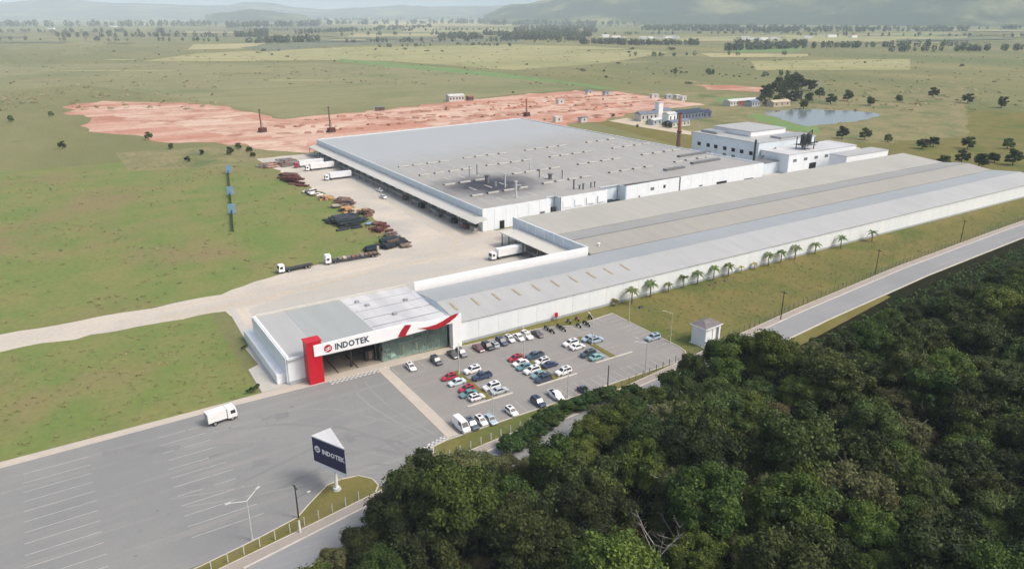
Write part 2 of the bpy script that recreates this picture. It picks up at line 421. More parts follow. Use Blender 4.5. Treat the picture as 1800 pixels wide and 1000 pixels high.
    def mesh(s, name, mats):
        m = bpy.data.meshes.new(name); m.from_pydata(s.v, [], s.f); 
        for q in (mats if isinstance(mats, (list, tuple)) else [mats]): m.materials.append(MATS[q])
        if any(s.mi): m.polygons.foreach_set('material_index', s.mi)
        m.update(); return m

def link(name, me, parent=None):
    o = bpy.data.objects.new(name, me); COL.objects.link(o)
    if parent is not None: o.parent = parent
    return o
def obj(name, mb, mats, parent=None): return link(name, mb.mesh(name, mats), parent)
def wpart(name, mb, mats, root, sub=None):
    """part given in world coordinates; root is an unrotated thing; sub = the part that carries it"""
    o = link(name, mb.mesh(name, mats), sub if sub is not None else root)
    o.location = (0, 0, 0) if sub is not None else tuple(-c for c in root.location)
    return o
def tag(o, label, cat, group=None, kind=None):
    if label: o['label'] = label
    if cat: o['category'] = cat
    if group: o['group'] = group
    if kind: o['kind'] = kind
    return o
def thing(name, label, cat, loc=(0, 0, 0), rz=0.0, group=None):
    o = bpy.data.objects.new(name, None); COL.objects.link(o); o.empty_display_size = 0.5
    o.location = loc; o.rotation_euler = (0, 0, rz)
    return tag(o, label, cat, group)
def struct(name, mb, mats):
    o = obj(name, mb, mats); o['kind'] = 'structure'; return o
def dup(src, loc, rz=0.0, label=None, scale=None, paint=None, group=None):
    r = src.copy(); COL.objects.link(r); r.location = loc; r.rotation_euler = (0, 0, rz)
    if scale is not None: r.scale = scale if isinstance(scale, tuple) else (scale,) * 3
    if label: r['label'] = label
    if group: r['group'] = group
    for ch in src.children:
        c = ch.copy(); COL.objects.link(c); c.parent = r
        if paint is not None and ch.get('painted'): c.color = (*paint, 1)
        for g in ch.children:
            d = g.copy(); COL.objects.link(d); d.parent = c
    return r
def discard(src):
    for ch in list(src.children):
        for g in list(ch.children): bpy.data.objects.remove(g)
        bpy.data.objects.remove(ch)
    bpy.data.objects.remove(src)

# ------------------------------------------------------------------ the ground and everything that lies on it
BIG = 26000
gm = MB(); gm.quad((-BIG, -3000, 0), (BIG * 1.4, -3000, 0), (BIG * 1.4, BIG * 1.2, 0), (-BIG, BIG * 1.2, 0))
struct('ground', gm, 'meadow_ground')

def sheet(name, pts, z, m): return struct(name, MB().poly(pts, z), m)
def px_sheet(name, pxs, z, m): return sheet(name, [P(*p) for p in pxs], z, m)
def rag(pts, step, amp, seed=1):
    q = random.Random(seed); out = []
    for i, a in enumerate(pts):
        b = pts[(i + 1) % len(pts)]; L = math.hypot(b[0] - a[0], b[1] - a[1]); n = max(1, min(40, int(L / step)))
        nx, ny = -(b[1] - a[1]) / (L or 1), (b[0] - a[0]) / (L or 1)
        for k in range(n):
            t = k / n; d = q.gauss(0, amp) if k else q.gauss(0, amp * .4)
            out.append((a[0] + (b[0] - a[0]) * t + nx * d, a[1] + (b[1] - a[1]) * t + ny * d))
    return out

# far country, laid out from the survey of the plain
px_sheet('field', [(-300, 118), (-300, 180), (150, 150), (400, 185), (452, 196), (502, 209), (560, 201), (690, 189), (780, 181), (900, 166), (1040, 156), (1000, 148), (860, 135), (760, 124), (665, 117), (560, 111), (430, 112), (200, 112)], 0.10, 'big_field')
px_sheet('field', [(590, 107), (665, 117), (760, 124), (860, 135), (1000, 148), (1050, 157), (1095, 158), (1000, 144), (880, 129), (760, 117), (680, 110), (600, 104)], 0.16, 'green_field')
px_sheet('field', [(350, 94), (600, 84), (900, 79), (1040, 82), (1180, 92), (1060, 112), (900, 124), (800, 116), (680, 108), (560, 106), (430, 108), (250, 108)], 0.12, 'pale_field')
px_sheet('field', [(420, 84), (600, 67), (760, 67), (910, 69), (910, 75), (700, 78), (560, 83), (470, 92)], 0.45, 'dark_field')
px_sheet('field', [(340, 79), (470, 76), (430, 86), (330, 88)], 0.4, 'straw_field')
px_sheet('field', [(620, 60.5), (800, 59.5), (800, 65), (610, 66)], 0.8, 'straw_field')
px_sheet('field', [(1230, 94), (1420, 96), (1420, 101), (1250, 101)], 0.3, 'straw_field')
px_sheet('field', [(1320, 108), (1600, 104), (1600, 124), (1330, 124)], 0.2, 'pale_field')
px_sheet('field', [(590, 40), (900, 38), (900, 47), (560, 48)], 2.0, 'straw_field')
px_sheet('field', [(730, 51), (900, 51), (900, 57), (700, 58)], 1.2, 'pale_field')
px_sheet('field', [(1120, 68), (1400, 62), (1700, 58), (1700, 72), (1300, 76), (1060, 76)], 0.6, 'pale_field')
px_sheet('field', [(1240, 30), (1420, 27), (1700, 25.5), (1700, 36), (1300, 41), (1180, 41)], 3.0, 'straw_field')
px_sheet('field', [(1270, 86), (1420, 84), (1400, 92), (1290, 93)], 0.35, 'green_field')
sheet('scrubland', rag([P(*p) for p in [(1060, 158), (1180, 160), (1400, 172), (1700, 150), (1700, 240), (1400, 260), (1200, 240), (1040, 220), (1120, 196), (1240, 184)]], 8, 2.0, 4), 0.08, 'scrub')
px_sheet('field', [(1255, 172), (1300, 171), (1325, 178), (1290, 184), (1262, 180)], 0.14, 'green_field')
# mosaic of small far parcels, thinner and thicker strips of crop, fallow and pasture
fr = random.Random(21)
for i in range(110):
    py = 29 + 46 * fr.random() ** .8; far = (75 - py) / 46
    cxp = fr.uniform(-150, 1950); wpx = fr.uniform(50, 210); hp = fr.uniform(.7, 2.6) * (1.2 - .6 * far)
    if 870 < cxp < 1060 and 40 < py: continue
    sk = fr.uniform(-.02, .02) * wpx; m_ = fr.choice(['pale_field', 'straw_field', 'dark_field', 'scrub', 'big_field', 'straw_field', 'dark_field', 'green_field'])
    px_sheet('field', [(cxp - wpx / 2, py), (cxp + wpx / 2, py + sk), (cxp + wpx / 2 + fr.uniform(-12, 12), py + sk + hp), (cxp + fr.uniform(-30, 30), py + hp * 1.15 + sk / 2), (cxp - wpx / 2 + fr.uniform(-12, 12), py + hp)], 0.5 + i * .02 + far * 1.2, m_)
for i in range(20):
    py = 80 + 78 * fr.random(); cxp = fr.uniform(-100, 1900); wpx = fr.uniform(60, 260); hp = fr.uniform(.8, 2.2)
    if py > 150 and 450 < cxp < 1300: continue
    pts = [(cxp + wpx * (t / 6 - .5), py + fr.uniform(-.3, .3)) for t in range(7)] + [(cxp + wpx * (t / 6 - .5) * .9, py + hp * math.sin(math.pi * (t + .6) / 7.2) + fr.uniform(0, .5)) for t in range(6, -1, -1)]
    px_sheet('grass_strip', pts, .17 + i * .004, fr.choice(['scrub', 'pale_field', 'big_field', 'pale_field', 'scrub', 'meadow_ground']))
# red earth works
sheet('bare_earth', rag([P(*p) for p in [(120, 186), (180, 178), (250, 180), (310, 181), (400, 187), (500, 210), (560, 203), (690, 191), (900, 168), (1010, 159), (1110, 163), (1180, 170), (1245, 182), (1238, 188), (1130, 200), (1040, 216), (1000, 224), (560, 262), (480, 262), (460, 262), (430, 254), (400, 256), (340, 250), (300, 252), (240, 238), (190, 236), (140, 222), (160, 208), (110, 200)]], 12, 4.0, 3), 0.05, 'red_earth')
sheet('bare_earth', rag([P(*p) for p in [(640, 196), (900, 180), (1020, 163), (1160, 172), (1240, 185), (1130, 194), (900, 206), (760, 222)]], 12, 4.0, 3), 0.09, 'pale_earth')
sheet('bare_earth', rag([P(*p) for p in [(150, 190), (260, 186), (330, 188), (400, 193), (440, 206), (480, 214), (560, 216), (640, 212), (600, 228), (560, 240), (520, 240), (480, 246), (440, 240), (400, 240), (340, 226), (260, 218), (200, 206)]], 12, 4.0, 3), 0.09, 'pale_earth')
sheet('bare_earth', rag([P(*p) for p in [(420, 250), (540, 246), (545, 270), (470, 264)]], 12, 4.0, 3), 0.08, 'pale_earth')
sheet('bare_earth', rag([P(*p) for p in [(1220, 150), (1300, 151), (1345, 157), (1340, 162), (1240, 158)]], 12, 4.0, 3), 0.16, 'red_earth')
for (x0, y0, x1, y1, w) in [(900, 176, 1060, 164, 7), (930, 182, 1150, 171, 8), (860, 188, 1000, 180, 7), (1000, 188, 1180, 177, 8), (820, 196, 960, 188, 8), (960, 196, 1120, 184, 9), (840, 206, 930, 199, 8), (1010, 172, 1120, 166, 6), (780, 188, 880, 180, 6), (700, 200, 800, 192, 7), (480, 224, 600, 222, 6), (500, 236, 640, 226, 6), (600, 214, 800, 200, 7), (700, 212, 860, 202, 8), (520, 212, 680, 202, 6), (640, 222, 780, 212, 8), (880, 184, 1130, 172, 5), (860, 192, 1120, 180, 7), (900, 201, 1100, 189, 6), (760, 204, 1010, 178, 4), (950, 176, 1090, 168, 4), (960, 212, 1110, 200, 9), (620, 205, 760, 196, 5)]:
    a, b = P(x0, y0), P(x1, y1)
    n = 7; pts = [(a[0] + (b[0] - a[0]) * i / n + rng.uniform(-3, 3), a[1] + (b[1] - a[1]) * i / n + rng.uniform(-4, 4)) for i in range(n + 1)]
    mb = MB()
    for i in range(n):           # low ridges of dug soil
        (ax, ay), (bx, by) = pts[i], pts[i + 1]
        l_ = math.hypot(bx - ax, by - ay) * rng.uniform(.35, .9); hh = rng.uniform(.7, 2.0); ww = w * rng.uniform(.6, 1.5); an_ = math.atan2(by - ay, bx - ax) + rng.uniform(-.12, .12)
        cx_, cy_ = (ax + bx) / 2 + rng.uniform(-4, 4), (ay + by) / 2 + rng.uniform(-5, 5); ca, sa = math.cos(an_), math.sin(an_)
        T = lambda a, b, z: (cx_ + a * ca - b * sa, cy_ + a * sa + b * ca, z)
        mb._add([T(-l_ / 2, -ww / 2, 0), T(l_ / 2, -ww / 2, 0), T(l_ / 2, ww / 2, 0), T(-l_ / 2, ww / 2, 0), T(-l_ * .38, -ww * .1, hh), T(l_ * .36, 0, hh * .8)], [(0, 1, 5, 4), (1, 2, 5), (2, 3, 4, 5), (3, 0, 4)])
    o = struct('soil_ridge', mb, rng.choice(['dug_earth', 'dug_earth', 'red_earth']))
# near left grass
sheet('grass_field', [(-120, 150), (33, 155), (33.4, 219), (41, 232), (-10, 226), (-120, 230)], 0.03, 'left_grass')
sheet('grass_field', [(-160, 238), (40, 236.5), (52, 243), (63, 246.5), (82, 250.5), (100, 253), (110, 258), (117, 272), (119, 312), (114, 380), (112.5, 447), (112, 470), (60, 500), (-160, 520)], 0.03, 'left_grass')
sheet('scrubland', [(40, 470), (112, 452), (122, 470), (128, 500), (112, 530), (40, 540)], 0.035, 'scrub')
# yard
sheet('gravel_yard', rag([(-160, 228), (-10, 224), (38, 221), (41, 200), (41, 196), (150, 192), (152, 256), (150, 470), (112, 470), (112.5, 447), (114, 380), (119, 312), (117, 272), (110, 258), (100, 253), (82, 250.5), (63, 246.5), (52, 243), (40, 236.5), (-160, 240)], 4, .55, 5), 0.045, 'gravel')
sheet('yard_wheel_tracks', rag([(41, 200), (86, 198), (140, 196), (146, 214), (120, 226), (92, 232), (64, 228), (44, 218)], 4, .55, 5), 0.052, 'grey_gravel')
sheet('gravel_apron', rag([(132, 262), (147.5, 258), (147.5, 460), (139, 460), (136, 330)], 4, .55, 5), 0.052, 'grey_gravel')
# ground between and behind the halls
sheet('concrete_yard', [(148, 236), (430, 236), (470, 300), (450, 350), (330, 350), (326, 256), (148, 252)], 0.04, 'concrete')
px_sheet('lawn', [(1045, 216), (1100, 210), (1215, 232), (1216, 262), (1150, 245)], 0.09, 'verge_grass')
px_sheet('track', [(1070, 213), (1100, 208), (1215, 232), (1215, 238), (1140, 226)], 0.11, 'pale_crate')
# showroom surroundings
sheet('side_apron', [(33.6, 163.4), (40.2, 163.4), (40.2, 197), (41, 221), (38.9, 222), (37.6, 192), (36.4, 190.5), (36.8, 179), (33.9, 177.5)], 0.0495, 'concrete')
sheet('parking_lot', [(61.2, 120.8), (129.5, 122.1), (132, 122.6), (133.9, 123.8), (135.2, 125.6), (135.8, 128), (135.9, 156.2), (121, 154.6), (113, 158.6), (86.4, 160.2), (61.2, 160.2)], 0.05, 'lot_asphalt')
sheet('forecourt', [(-120, 100), (13.6, 110), (19.6, 111.2), (26.4, 112.9), (29.6, 115.7), (34.2, 119.4), (37.1, 119.8), (40.4, 119.1), (42.3, 116.6), (42.5, 114.0), (44, 112.6), (52.5, 114.0), (55.5, 117.5), (57.5, 120.6), (61.3, 121.3), (61.3, 160.4), (44, 160.4), (25, 160.6), (-120, 158)], 0.046, 'forecourt_asphalt')
sheet('front_pavement', [(-120, 158.2), (25, 160.5), (44.4, 160.1), (50, 160.0), (84, 158.6), (86.2, 160.3), (86.2, 161.9), (64, 163.0), (48, 163.4), (40.2, 163.4), (25, 163.0), (-120, 161.2)], 0.058, 'pink_paving')
struct('footpath', MB().prism([(61.5, 121.6), (64.2, 121.6), (64.2, 159.4), (61.5, 159.4)], 0.04, 0.13), 'pink_paving')
mb = MB()
for i in range(26):
    for j in range(3):
        if (i + j) % 2 == 0:
            x = 49 + i * 0.6; y = 158.2 + j * 0.62
            mb.poly([(x, y), (x + .6, y), (x + .6, y + .62), (x, y + .62)], 0.066)
struct('crossing_markings', mb, 'road_paint')
mb = MB()
for i in range(13):
    for j in range(3):
        if (i + j) % 2 == 0:
            x = 54.6 + i * 0.55; y = 119.4 + i * .14 + j * 0.62
            mb.poly([(x, y), (x + .55, y + .14), (x + .55, y + .76), (x, y + .62)], 0.056)
struct('crossing_markings', mb, 'road_paint')
# wall-side grass strip and lawn to the right
sheet('lawn', [(86.6, 160.2), (113, 158.7), (121, 154.8), (135.9, 156.4), (136.1, 129.4), (134, 124.7), (131, 121.9), (61.4, 120.7), (57.6, 120.2), (55.8, 117.2), (58, 114.6), (80, 116.0), (98, 117.6), (130, 121.7), (166, 126.5), (186, 128.9), (250, 135.2), (330, 140.1), (430, 144.6), (700, 154.6), (700, 200), (430, 200), (430, 162.2), (86.6, 162.2)], 0.042, 'lawn')
sheet('lawn', [(430, 200), (760, 200), (760, 420), (480, 420), (450, 300), (430, 236)], 0.03, 'lawn')
struct('verge', MB().prism([(13.6, 109.9), (19.6, 111.1), (26.4, 112.8), (29.6, 115.6), (34.2, 119.3), (37.1, 119.6), (40.4, 119.0), (42.3, 116.5), (42.5, 114.0), (41.1, 112.1), (26, 109.3), (13, 107), (-60, 94), (-60, 97)], 0.0, 0.12), 'verge_grass')
# road with pavement and kerbs
N_ROAD = [(-80, 87.6), (14.9, 104.8), (26.3, 106.9), (40.4, 109.6), (52.3, 111.4), (75, 113.6), (98, 115.2), (130, 119.2), (166, 123.9), (186, 126.3), (250, 132.6), (330, 137.5), (430, 142), (700, 152)]
S_ROAD = [(-80, 78.8), (23.7, 99.2), (29.7, 100.4), (60, 104.4), (98, 107.9), (130, 111.6), (162, 115.2), (186, 118.0), (250, 124), (330, 128.7), (430, 133), (700, 143)]
PAV_N = [(-80, 89.9), (13, 107), (26, 109.2), (41, 112), (54, 114.0), (75, 116.0), (98, 117.4), (130, 121.5), (166, 126.3), (186, 128.7), (250, 135), (330, 139.9), (430, 144.4), (700, 154.4)]
sheet('road', N_ROAD + S_ROAD[::-1], 0.05, 'road_asphalt')
sheet('pavement', PAV_N + N_ROAD[::-1], 0.14, 'pavement')
struct('kerb', MB().wall_ribbon(N_ROAD, 0.35, 0.0, 0.17), 'kerb')
struct('kerb', MB().wall_ribbon([(p[0], p[1] - 0.1) for p in S_ROAD], 0.45, 0.0, 0.16), 'kerb')
struct('kerb', MB().wall_ribbon(PAV_N, 0.2, 0.0, 0.18), 'kerb')
struct('kerb', MB().wall_ribbon([(-60, 96.9), (13.6, 109.9), (19.6, 111.1), (26.4, 112.8), (29.6, 115.6), (34.2, 119.3), (37.1, 119.6), (40.4, 119.0), (42.3, 116.5), (42.5, 114.0), (41.2, 112.3)], 0.22, 0.0, 0.18), 'kerb')
struct('kerb', MB().wall_ribbon([(55.6, 116.5), (57.5, 120.4), (61.3, 121.1), (100, 121.6), (129.5, 121.9), (132.1, 122.4), (134.1, 123.6), (135.4, 125.4), (136, 128), (136, 156.4), (121, 154.8)], 0.25, 0.0, 0.16), 'kerb')
struct('kerb', MB().wall_ribbon([(86.6, 160.3), (113, 158.7), (121, 154.8)], 0.2, 0.0, 0.15), 'kerb')
# parking islands
for i, (x, y0, y1) in enumerate([(77.8, 131.2, 148.2), (96.8, 130.9, 148.0), (117.0, 133.0, 148.0)]):
    struct('parking_island', MB().prism([(x - .75, y0), (x + .75, y0), (x + .75, y1), (x - .75, y1)], 0.0, 0.16), 'verge_grass')
    struct('kerb', MB().box(x - 6.2, x + 6.2, y0 - 0.55, y0 - 0.04, 0.0, 0.17), 'kerb')
    mb = MB()
    for k in range(8):
        yy = y0 + k * 2.42
        mb.poly([(x - 5.6, yy - .06), (x - .8, yy - .06), (x - .8, yy + .06), (x - 5.6, yy + .06)], 0.058)
        mb.poly([(x + .8, yy - .06), (x + 5.6, yy - .06), (x + 5.6, yy + .06), (x + .8, yy + .06)], 0.058)
    struct('parking_markings', mb, 'worn_paint')
mb = MB()
for k in range(27):
    x = 65 + k * 2.45
    mb.poly([(x - .07, 122.0), (x + .07, 122.0), (x + .07, 126.9), (x - .07, 126.9)], 0.058)
    if x < 118: mb.poly([(x - .07, 154.2), (x + .07, 154.2), (x + .07, 158.4), (x - .07, 158.4)], 0.058)
for k in range(11):
    y = 129.4 + k * 2.45
    mb.poly([(131.0, y - .07), (135.7, y - .07), (135.7, y + .07), (131.0, y + .07)], 0.058)
for k in range(5):
    x = 119.5 + k * 2.6
    mb.poly([(x, 151.0 + k * .1), (x + .14, 151 + k * .1), (x + .14, 154.6), (x, 154.6)], 0.058)
struct('parking_markings', mb, 'worn_paint')
mb = MB()
for k in range(12):
    y = 117.4 + k * 3.42
    for xa, xb in ((-15, -3.5), (9.4, 21.6 - k * .3)): mb.poly([(xa, y - .08), (xb, y - .08), (xb, y + .08), (xa, y + .08)], 0.054)
struct('parking_markings', mb, 'worn_paint')
mb = MB(); zt_ = .0545
for (pts, w) in [([(54, 156), (52.5, 150), (53, 143), (55, 134), (58, 126)], .5), ([(56.5, 156), (56, 149), (56.6, 140), (58.6, 130), (60, 124)], .35),
                 ([(10, 127), (20, 124), (30, 122), (38, 121), (46, 117), (52, 115)], .5), ([(8, 131), (20, 127.5), (32, 125), (42, 121.6), (50, 117)], .4),
                 ([(5, 150), (18, 147), (30, 141), (40, 133), (48, 122), (51, 116)], .35), ([(20, 157), (34, 154), (46, 146), (54, 134), (57, 124)], .3)]:
    mb.ribbon(pts, w, zt_ := zt_ + .0009)
struct('tyre_marks', mb, 'tyre_track')
mb = MB(); zt_ = .0478
for (pts, w) in [([(14, 122), (24, 122.5), (33, 125), (41, 127.5), (47, 126), (51, 121)], 1.1), ([(16, 128), (28, 131), (38, 134), (46, 133), (52, 126), (54, 120)], .8), ([(24, 150), (34, 146), (44, 138), (50, 128), (52, 118)], .9), ([(30, 119), (38, 122.5), (45, 121), (49, 116.5)], .7)]:
    mb.ribbon(pts, w, zt_ := zt_ + .0012)
struct('tyre_marks', mb, 'dark_track')
mb = MB(); fq = random.Random(12)
for i in range(20):       # oil spots and tar patches on the asphalt
    x, y = fq.uniform(0, 60), fq.uniform(116, 156)
    if x > 26 and y < 121: continue
    r_ = fq.uniform(.12, .42); mb.poly([(x + r_ * fq.uniform(.7, 1.3) * math.cos(a * .785), y + r_ * fq.uniform(.7, 1.3) * math.sin(a * .785)) for a in range(8)], 0.0625)
for i in range(26):
    x, y = fq.uniform(66, 134), fq.uniform(124, 157)
    r_ = fq.uniform(.1, .3); mb.poly([(x + r_ * fq.uniform(.7, 1.3) * math.cos(a * .785), y + r_ * fq.uniform(.7, 1.3) * math.sin(a * .785)) for a in range(8)], 0.0622)
struct('oil_spots', mb, 'mid_metal')
mb = MB()
for i in range(11):       # re-laid patches in the asphalt
    x, y, a_, l_, w_ = fq.uniform(2, 54), fq.uniform(124, 155), fq.choice([0, 1.57, .1, -.25]), fq.uniform(2, 9), fq.uniform(.8, 2.6)
    c_, s_ = math.cos(a_), math.sin(a_)
    mb._add([(x + u * c_ - v * s_, y + u * s_ + v * c_, .0646 + i * .0008) for u, v in ((-l_ / 2, -w_ / 2), (l_ / 2, -w_ / 2), (l_ / 2, w_ / 2), (-l_ / 2, w_ / 2))], [(0, 1, 2, 3)])
struct('asphalt_patches', mb, 'dark_track')
mb = MB(); zc_ = .074
for i in range(12):       # cracks wandering over the forecourt and the car park
    x, y = (fq.uniform(2, 56), fq.uniform(122, 156)) if i < 10 else (fq.uniform(66, 130), fq.uniform(127, 154)); a_ = fq.uniform(0, 3.1); pts = [(x, y)]
    for k in range(fq.randint(8, 18)): a_ += fq.uniform(-.35, .35); x += math.cos(a_) * .9; y += math.sin(a_) * .9; pts.append((x, y))
    if all((-10 < a < 60 and 121 < b < 158) or (65 < a < 134 and 125 < b < 158) for a, b in pts): mb.ribbon(pts, .05, zc_); zc_ += .0008
struct('asphalt_cracks', mb, 'mid_metal')
mb = MB(); zc_ = .0545; mb2 = MB()
for i in range(15):       # wheel tracks over the gravel yard
    o_ = fq.uniform(-7, 7); base = [(20, 229), (44, 228), (66, 231), (90, 234), (112, 236), (128, 240), (136, 252), (138, 272), (138, 300), (137, 340), (136, 400)] if i % 3 else [(44, 226), (64, 222), (90, 216), (116, 212), (138, 214)]
    b_ = [(x + (o_ * .55 if y > 250 else 0), y + (o_ if y < 250 else 0)) for x, y in base]; pts = []
    for (x0, y0), (x1, y1) in zip(b_[:-1], b_[1:]):
        for k in range(5): pts.append((x0 + (x1 - x0) * k / 5 + fq.uniform(-.2, .2), y0 + (y1 - y0) * k / 5 + fq.uniform(-.2, .2)))
    (mb if i % 2 else mb2).ribbon(pts, fq.uniform(.35, .8), zc_); zc_ += .001
struct('yard_wheel_tracks', mb, 'grey_gravel'); struct('yard_wheel_tracks', mb2, 'pale_crate')
# woodland floor, pond
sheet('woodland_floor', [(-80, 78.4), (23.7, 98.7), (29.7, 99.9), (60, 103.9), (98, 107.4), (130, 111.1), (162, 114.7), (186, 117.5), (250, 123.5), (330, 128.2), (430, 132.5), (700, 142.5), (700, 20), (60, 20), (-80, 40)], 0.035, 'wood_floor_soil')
sheet('verge', [(-80, 77), (23.7, 98.6), (29.7, 99.8), (60, 103.6), (130, 110.8), (162, 114.6), (220, 122), (220, 119), (162, 110.6), (60, 102), (30, 98), (10, 93), (-80, 72)], 0.047, 'verge_grass')
sheet('pond', rag([P(*p) for p in [(1344, 197), (1366, 194), (1420, 193), (1500, 195), (1545, 200), (1530, 210), (1470, 218), (1420, 223), (1398, 218), (1372, 209), (1350, 203)]], 8, 2.0, 4), 0.12, 'pond_water')
sheet('pond_bank', rag([P(*p) for p in [(1312, 204), (1335, 201), (1352, 205), (1372, 211), (1400, 220), (1440, 224), (1440, 234), (1400, 231), (1366, 224)]], 8, 2.0, 4), 0.13, 'green_field')

# ------------------------------------------------------------------ hills
def hill(name, prof, d0, d1, seed, rough):
    na, nr = 150, 26
    xs = np.linspace(prof[0][0], prof[-1][0], na)
    tops = np.interp(xs, [p[0] for p in prof], [p[1] for p in prof])
    vs = []
    for j in range(nr):
        f = j / (nr - 1); r = d0 + (d1 - d0) * f
        for i in range(na):
            az = YAW + math.atan((xs[i] - 900) / 1375.0)
            hr = 85 + (24 - tops[i]) / 1375.0 * (d0 + (d1 - d0) * 0.72) * math.cos(math.atan((xs[i] - 900) / 1375.0)) * 1.0
            hr = max(hr, 4)
            up = math.sin(min(f / 0.72, 1.0) * math.pi / 2) ** 1.25 if f < 0.72 else 1 - ((f - .72) / .28) ** 2 * 0.9
            x, y = math.sin(az) * r, math.cos(az) * r
            n = mnoise.fractal(Vector((x / 900.0, y / 900.0, seed)), 0.9, 2.1, 5)
            vs.append((x, y, max(-2, hr * up * (1 + rough * n * (0.45 if 0.6 < f < 0.85 else 1.0)) - (3 if j == 0 else 0))))
    fs = [(j * na + i, j * na + i + 1, (j + 1) * na + i + 1, (j + 1) * na + i) for j in range(nr - 1) for i in range(na - 1)]
    m = MB(); m._add(vs, fs)
    o = struct(name, m, 'hill_forest')
    for p in o.data.polygons: p.use_smooth = True
hill('hills', [(850, 27), (868, 22), (885, 14), (905, 11), (935, 10), (965, 7), (985, 2), (1010, -6), (1060, -20), (1130, -34), (1250, -40), (1400, -48), (1600, -62), (1800, -50), (2100, -30), (2300, 15)], 6200, 9800, 1.7, 0.35)
hill('hills', [(-500, 22), (-300, 6), (-100, 10), (100, 2), (250, 9), (400, 13), (440, 9), (480, 7), (520, 14), (570, 18), (620, 15), (690, 12), (760, 14), (860, 12), (980, 10), (1100, 8)], 11500, 17500, 5.2, 0.25)
hill('hills', [(360, 27), (400, 22), (440, 17), (480, 20), (520, 25), (540, 28)], 7600, 9400, 8.1, 0.3)

# ------------------------------------------------------------------ haze: one closed box of even, thin air round the scene
hm = bpy.data.materials.new('haze_air'); hm.use_nodes = True
hn = hm.node_tree; hn.nodes.remove(hn.nodes.get('Principled BSDF'))
pv = hn.nodes.new('ShaderNodeVolumePrincipled')
pv.inputs['Color'].default_value = (0.74, 0.87, 1.0, 1)
pv.inputs['Density'].default_value = 1.0e-4
pv.inputs['Anisotropy'].default_value = -0.3
hn.links.new(pv.outputs[0], hn.nodes.get('Material Output').inputs['Volume'])
MATS['haze_air'] = hm
hz = obj('haze', MB().box(-BIG - 500, BIG * 1.4 + 500, -3500, BIG * 1.2 + 500, -5.0, 1150.0), 'haze_air'); hz['kind'] = 'stuff'

# ------------------------------------------------------------------ long hall (three ridged roofs behind one white front wall)
HX1 = 424.0
hall = thing('long_hall', 'long low white hall with three parallel ridged metal roofs running beside the car park', 'factory hall', (86, 162, 0))
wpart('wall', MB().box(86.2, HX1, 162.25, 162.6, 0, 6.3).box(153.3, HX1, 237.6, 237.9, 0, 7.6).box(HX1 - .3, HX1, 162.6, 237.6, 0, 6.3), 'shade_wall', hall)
PW = 6.5
pm = MB().box(0, PW - 0.06, 0, 0.22, 0.75, 6.45).mesh('wall_panel', 'white_wall')
pl = MB().box(0, PW - 0.09, -0.05, 0.2, 0.0, 0.74).mesh('plinth', 'grey_plinth')
x = 86.3
while x + PW < HX1:
    o = link('wall_panel', pm, hall); o.location = (x - 86, 0.0, 0)
    o = link('plinth', pl, hall); o.location = (x - 86, 0.0, 0)
    x += PW
def slab(mb, x0, x1, y0, z0, y1, z1, t=0.16):
    mb.yz_prism([(y0, z0), (y1, z1), (y1, z1 + t), (y0, z0 + t)], x0, x1); return mb
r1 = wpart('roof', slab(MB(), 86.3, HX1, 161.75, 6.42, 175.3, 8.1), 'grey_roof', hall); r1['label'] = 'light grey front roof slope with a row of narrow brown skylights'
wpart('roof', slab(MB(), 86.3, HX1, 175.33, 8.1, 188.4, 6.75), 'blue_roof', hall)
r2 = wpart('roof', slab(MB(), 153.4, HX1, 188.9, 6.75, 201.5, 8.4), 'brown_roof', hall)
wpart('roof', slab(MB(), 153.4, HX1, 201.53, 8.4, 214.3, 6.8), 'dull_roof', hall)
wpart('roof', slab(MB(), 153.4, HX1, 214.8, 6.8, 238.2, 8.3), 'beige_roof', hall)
wpart('gutter', MB().box(86.3, HX1, 188.42, 188.88, 6.55, 6.72).box(153.4, HX1, 214.32, 214.78, 6.6, 6.74), 'mid_metal', hall)
wpart('ridge_cap', MB().yz_prism([(174.9, 8.23), (175.3, 8.34), (175.7, 8.23)], 86.3, HX1), 'steel', hall)
wpart('ridge_cap', MB().yz_prism([(201.1, 8.53), (201.5, 8.64), (201.9, 8.53)], 153.4, HX1), 'mid_metal', hall)
for k in range(10):
    xs = 89.2 + k * 7.0
    wpart('skylight', MB().yz_prism([(168.0, 7.42), (172.6, 7.99), (172.6, 8.06), (168.0, 7.49)], xs, xs + 0.75), 'dirty_skylight', hall)
wpart('parapet', MB().box(86.8, 152.9, 190.0, 190.5, 0, 9.3), 'white_panel', hall)
wpart('parapet', MB().box(152.6, 153.2, 190.55, 238.0, 0, 9.2), 'shade_wall', hall)
for k in range(8):
    y = 192 + k * 5.9
    wpart('pilaster', MB().box(152.42, 152.58, y, y + .35, 4.9, 9.1), 'white_wall', hall)
cn = wpart('canopy', MB().yz_prism([(190.6, 5.3), (233.5, 5.3), (233.5, 5.6), (190.6, 5.6)], 143.6, 152.4), 'canopy_roof', hall)
for k in range(9):
    y = 193 + k * 4.9
    wpart('post', MB().box(144.0, 144.3, y, y + .3, 0, 5.3), 'mid_metal', hall)
for k in range(5):
    y = 194.5 + k * 8.0
    wpart('dock_door', MB().box(152.2, 152.45, y, y + 4.2, 0.1, 4.6), 'dark_opening', hall)
wpart('dock_platform', MB().box(147.6, 152.2, 191, 233, 0, 1.1), 'concrete', hall)
wpart('roof_vent', MB().tube((160.5, 193.5, 7.2), (160.5, 193.5, 8.4), .3, n=8).tube((160.5, 193.5, 8.4), (160.5, 193.5, 8.6), .55, n=8), 'white_panel', hall)
wpart('wall', MB().yz_prism([(162.65, 0), (162.65, 6.5), (175.3, 8.05), (188.4, 6.7), (188.4, 0)], 86.2, 86.32), 'shade_wall', hall)

